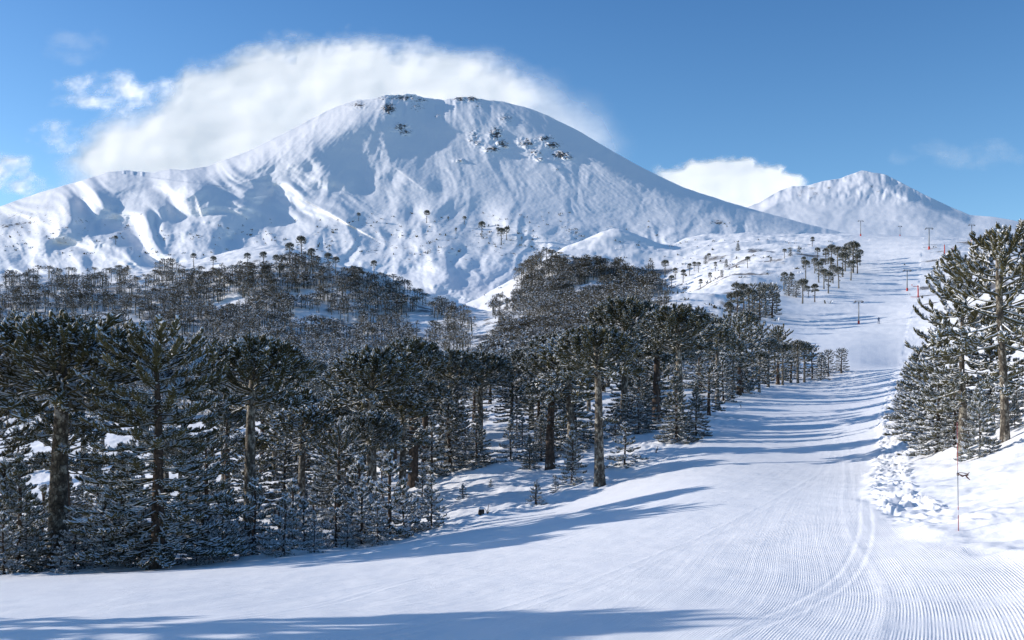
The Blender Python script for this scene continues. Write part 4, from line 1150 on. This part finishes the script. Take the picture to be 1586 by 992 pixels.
def gbox(g, c, sz, rz=0.0):
    x, y, z = [k / 2 for k in sz]; b_ = min(x, y, z) * 0.25
    V, c_, s_ = [], math.cos(rz), math.sin(rz)
    for k, (hx, hy, hz) in enumerate(((x - b_, y - b_, -z), (x, y, -z + b_), (x, y, z - b_), (x - b_, y - b_, z))):
        for sx, sy in ((-1, -1), (1, -1), (1, 1), (-1, 1)): V.append((sx * hx, sy * hy, hz))
    V = np.array(V); V = np.stack([V[:, 0] * c_ - V[:, 1] * s_ + c[0], V[:, 0] * s_ + V[:, 1] * c_ + c[1], V[:, 2] + c[2]], -1)
    q = [(3, 2, 1, 0), (12, 13, 14, 15)]
    for l in range(3):
        for k in range(4): q.append((l * 4 + k, l * 4 + (k + 1) % 4, (l + 1) * 4 + (k + 1) % 4, (l + 1) * 4 + k))
    g.add(V, q, smooth=False)
def gtube(g, pts, r, k=8, cap=True):
    P = np.array(pts, float); R = np.full(len(P), r) if np.isscalar(r) else np.array(r, float)
    V, q = ring_tube(P, R, k); n0 = len(V)
    V = np.vstack([V, P[0], P[-1]])
    tr = [(n0, (i + 1) % k, i) for i in range(k)] + [(n0 + 1, n0 - k + i, n0 - k + (i + 1) % k) for i in range(k)]
    g.add(V, q, tr)
def part(name, g, m, parent):
    return link(bpy.data.objects.new(name, g.mesh(name, m)), parent)
def root(name, x, y, z, label, cat, group=None, rz=0):
    e = bpy.data.objects.new(name, None); link(e); e.location = (x, y, z); e.rotation_euler = (0, 0, rz); e.empty_display_size = .3
    e['label'] = label; e['category'] = cat
    if group: e['group'] = group
    return e
def pylon(px, fy, ty, label, rz=0.0):
    h_ = hit(px, fy)
    if h_ is None: h_ = ((px - CX) / F * 600, 600)
    x, y = h_; z = float(gz(np.array([x]), np.array([y]))[0])
    H = (HOR - ty) / F * y - z
    e = root('lift_pylon', x, y, z, label, 'ski lift pylon', 'ski lift pylons up the slope', rz)
    w_ = H * 0.155
    g = Geo(); gtube(g, [(0, 0, -.5), (0, 0, H * .5), (0, 0, H * .93)], [H * .026, H * .022, H * .018], 10); part('mast', g, M_STEEL, e)
    g = Geo(); gtube(g, [(0, 0, -.1), (0, 0, .04 * H), (0, 0, H * .13)], [H * .042, H * .045, H * .040], 12); part('red_base_pad', g, M_RED, e)
    g = Geo(); gbox(g, (0, 0, H * .93), (w_ * 2.2, .22, H * .022)); gbox(g, (0, 0, H * .985), (w_ * 1.9, .12, H * .012))
    for s in (-1, 1): gbox(g, (s * w_ * .9, 0, H * .955), (.10, .12, H * .05))
    part('crossarm', g, M_STEEL, e)
    for s in (-1, 1):
        g = Geo(); gbox(g, (s * w_, 0, H * .90), (.16, 1.5, .10))
        sh = part('sheave_assembly', g, M_DARK, e)
        g = Geo()
        for k in (-2, -1, 1, 2): gtube(g, [(s * w_ - .07, k * .32, H * .90 + .16), (s * w_ + .07, k * .32, H * .90 + .16)], .13, 12)
        part('wheel', g, M_DARK, sh)
    return e
pylon(1330, 502, 465, 'lowest lift pylon, standing alone in the middle of the upper run')
pylon(1405, 452, 417, 'second lift pylon up the slope, beside the red safety device')
pylon(1439, 387, 352, 'third lift pylon up the slope, tallest against the shaded snow')
pylon(1333, 361.5, 341, 'lift pylon on the brow left of the third one, before the distant peak')
pylon(1505, 376, 347, 'lift pylon near the crowns of the right-hand trees, on the brow')
pylon(1394, 364, 350, 'tiny lift pylon just over the brow right of the one on its left end')
def safety(px, fy, ty, label, kind):
    h_ = hit(px, fy)
    if not h_: return
    x, y = h_; z = float(gz(np.array([x]), np.array([y]))[0]); H = (fy - ty) / F * y
    e = root('safety_post', x, y, z, label, 'safety post', 'red safety posts on the upper run')
    g = Geo(); gtube(g, [(0, 0, -.3), (0.02, 0, H * .6), (-.06, 0, H)], [H * .055, H * .05, H * .04], 10); part('red_pad', g, M_RED, e)
    g = Geo()
    if kind:
        gbox(g, (-H * .18, 0, H * .9), (H * .5, .12, .14)); gbox(g, (-H * .22, 0, .18), (H * .75, .2, .16)); gbox(g, (-H * .5, 0, H * 1.02), (.3, .2, .28))
        part('arm', g, M_RED, e)
    else:
        gtube(g, [(-.06, 0, H * .99), (-.07, 0, H * 1.12)], .05, 8); part('cap', g, M_DARK, e)
safety(1422, 462, 443, 'red safety device with side arms right of the second pylon', 1)
safety(1463, 396, 381, 'slightly bent red padded post on the upper slope right of the third pylon', 0)
safety(1476, 397, 387, 'short red padded post half hidden beside the right-hand trees', 0)

# slalom-type marker pole in the foreground
def marker():
    px, D = 1484.5, 15.2
    x = (px - CX) / F * D; z = float(gz(np.array([x]), np.array([D]))[0])
    e = root('marker_pole', x, D, z, 'thin red and black marker pole standing in the snow right of the run', 'marker pole')
    H = (HOR - 583) / F * D - z; zz_ = [-.4, .16, .30, .48, 1.16 - .1, 1.62, 2.0, H]
    cols_ = [M_RED, M_WHITE, M_RED, M_DARK, M_RED, M_WHITE, M_RED, M_DARK]
    zs = [-.4, .22, .30, .44, .98, 1.30, 1.34, 1.62, H]; ms = [M_POLE, M_WHITE, M_POLE, M_DARK, M_POLE, M_WHITE, M_POLE, M_DARK]
    zs = [-.4, .24, .32, .38, .92, 1.34, 1.40, 1.66, H]
    nm = ['red_section', 'white_section', 'red_section', 'dark_section', 'red_section', 'white_section', 'red_section', 'dark_section']
    for k in range(8):
        g = Geo(); a_, b_ = zs[k], zs[k + 1]
        gtube(g, [(.012 * a_ * -1, 0, a_), (-.012 * b_, 0, b_)], .0070 - .0005 * k, 8); part(nm[k], g, ms[k], e)
    # cord tied round it, ends blowing to the right
    zt = (HOR - 735) / F * D - z
    c = root('tied_cord', x, D, z + zt, 'brown cord knotted round the marker pole with a loop and loose end', 'cord')
    g = Geo(); t = np.linspace(0, 2 * math.pi * 1.6, 26)
    gtube(g, np.stack([np.cos(t) * .016 - .01, np.sin(t) * .016, t * .004 - .02], -1), .006, 6)
    t = np.linspace(0, 2 * math.pi, 22)
    gtube(g, np.stack([.075 - .075 * np.cos(t), .01 * np.sin(t), .018 * np.sin(t) + .012 - .02 * (1 - np.cos(t)) / 2], -1), .007, 6)
    gtube(g, [(.01, 0, 0), (.06, 0, -.035), (.11, .01, -.012), (.14, .01, -.05), (.175, 0, -.085)], [.008, .010, .011, .012, .007], 6)
    gtube(g, [(.12, .01, -.02), (.15, 0, .015), (.17, 0, .03)], [.008, .008, .004], 6)
    m_ = g.mesh('tied_cord', M_BROWN); o_ = link(bpy.data.objects.new('cord', m_), c)
marker()

# dead twigs poking out of the clearing
def twigs(px, D, label, s=1.0):
    x = (px - CX) / F * D; z = float(gz(np.array([x]), np.array([D]))[0])
    g = Geo()
    for k in range(5):
        a = random.uniform(0, 6.28); h = random.uniform(.25, .55) * s
        gtube(g, [(0, 0, -.1), (math.cos(a) * .05, math.sin(a) * .05, h * .5), (math.cos(a) * .16, math.sin(a) * .16, h)], [.022, .016, .006], 5)
    o_ = link(bpy.data.objects.new('dead_twigs', g.mesh('dead_twigs', M_BARK2))); o_.location = (x, D, z); o_['label'] = label; o_['category'] = 'twigs'
def stump(px, D, label):
    x = (px - CX) / F * D; z = float(gz(np.array([x]), np.array([D]))[0])
    e = root('tree_stump', x, D, z, label, 'stump')
    g = Geo(); gtube(g, [(0, 0, -.2), (.01, 0, .15), (.03, 0, .28), (.03, 0, .30)], [.17, .14, .13, .10], 12); part('wood', g, M_BARK2, e)
    g = Geo(); gtube(g, [(.03, 0, .29), (.03, 0, .36), (.03, 0, .41)], [.15, .14, .05], 12); part('snow_cap', g, M_SNOW, e)
stump(745, 46, 'small snow-capped stump sticking out of the snow below the saplings')
twigs(755, 46, 'thin dead twigs right beside the small stump')
twigs(1016, 61, 'dry twigs poking through the berm beside the run', .8)
twigs(1148, 100, 'dry twigs at the foot of the tapering row of trees', .9)
twigs(1430, 66, 'dry twigs in the snow at the foot of the right-hand trees', .9)

# skier on the upper run
def skier(px, fy, label, mb, rz):
    h_ = hit(px, fy)
    if not h_: return
    x, y = h_; z = float(gz(np.array([x]), np.array([y]))[0]) + .03
    e = root('person', x, y, z, label, 'skier', None, rz)
    V_ = [(0, 0, .88), (0, .04, 1.15), (0, .10, 1.40), (0, .13, 1.52), (0, .17, 1.64), (0, .19, 1.74),
          (-.12, 0, .84), (-.15, .14, .50), (-.15, .0, .10), (-.15, .14, .06), (.12, 0, .84), (.15, .14, .50), (.15, .0, .10), (.15, .14, .06),
          (-.20, .10, 1.38), (-.34, .20, 1.14), (-.30, .42, 1.06), (.20, .10, 1.38), (.34, .20, 1.14), (.30, .42, 1.06)]
    E_ = [(0, 1), (1, 2), (2, 3), (3, 4), (4, 5), (0, 6), (6, 7), (7, 8), (8, 9), (0, 10), (10, 11), (11, 12), (12, 13), (2, 14), (14, 15), (15, 16), (2, 17), (17, 18), (18, 19)]
    R_ = [.16, .15, .17, .07, .11, .09, .11, .085, .06, .055, .11, .085, .06, .055, .08, .055, .045, .08, .055, .045]
    me = bpy.data.meshes.new('body'); me.from_pydata(V_, E_, []); me.materials.append(mb)
    o_ = link(bpy.data.objects.new('body', me), e)
    s = o_.modifiers.new('Skin', 'SKIN'); u_ = o_.modifiers.new('Sub', 'SUBSURF'); u_.levels = u_.render_levels = 1
    for k, r in enumerate(R_): me.skin_vertices[0].data[k].radius = (r, r)
    me.skin_vertices[0].data[0].use_root = True
    g = Geo()
    for s_ in (-1, 1): gtube(g, [(s_ * .15, -.75, .0), (s_ * .15, 0, .0), (s_ * .15, .8, .0), (s_ * .15, .95, .09)], [.04, .045, .045, .02], 6)
    part('skis', g, M_DARK, e)
    g = Geo()
    for s_ in (-1, 1): gtube(g, [(s_ * .30, .42, 1.08), (s_ * .38, .1, 0.02)], .012, 6)
    part('ski_poles', g, M_DARK, e)
skier(1361, 501, 'skier in dark blue coming down the middle of the upper run', M_BLUE, 2.8)
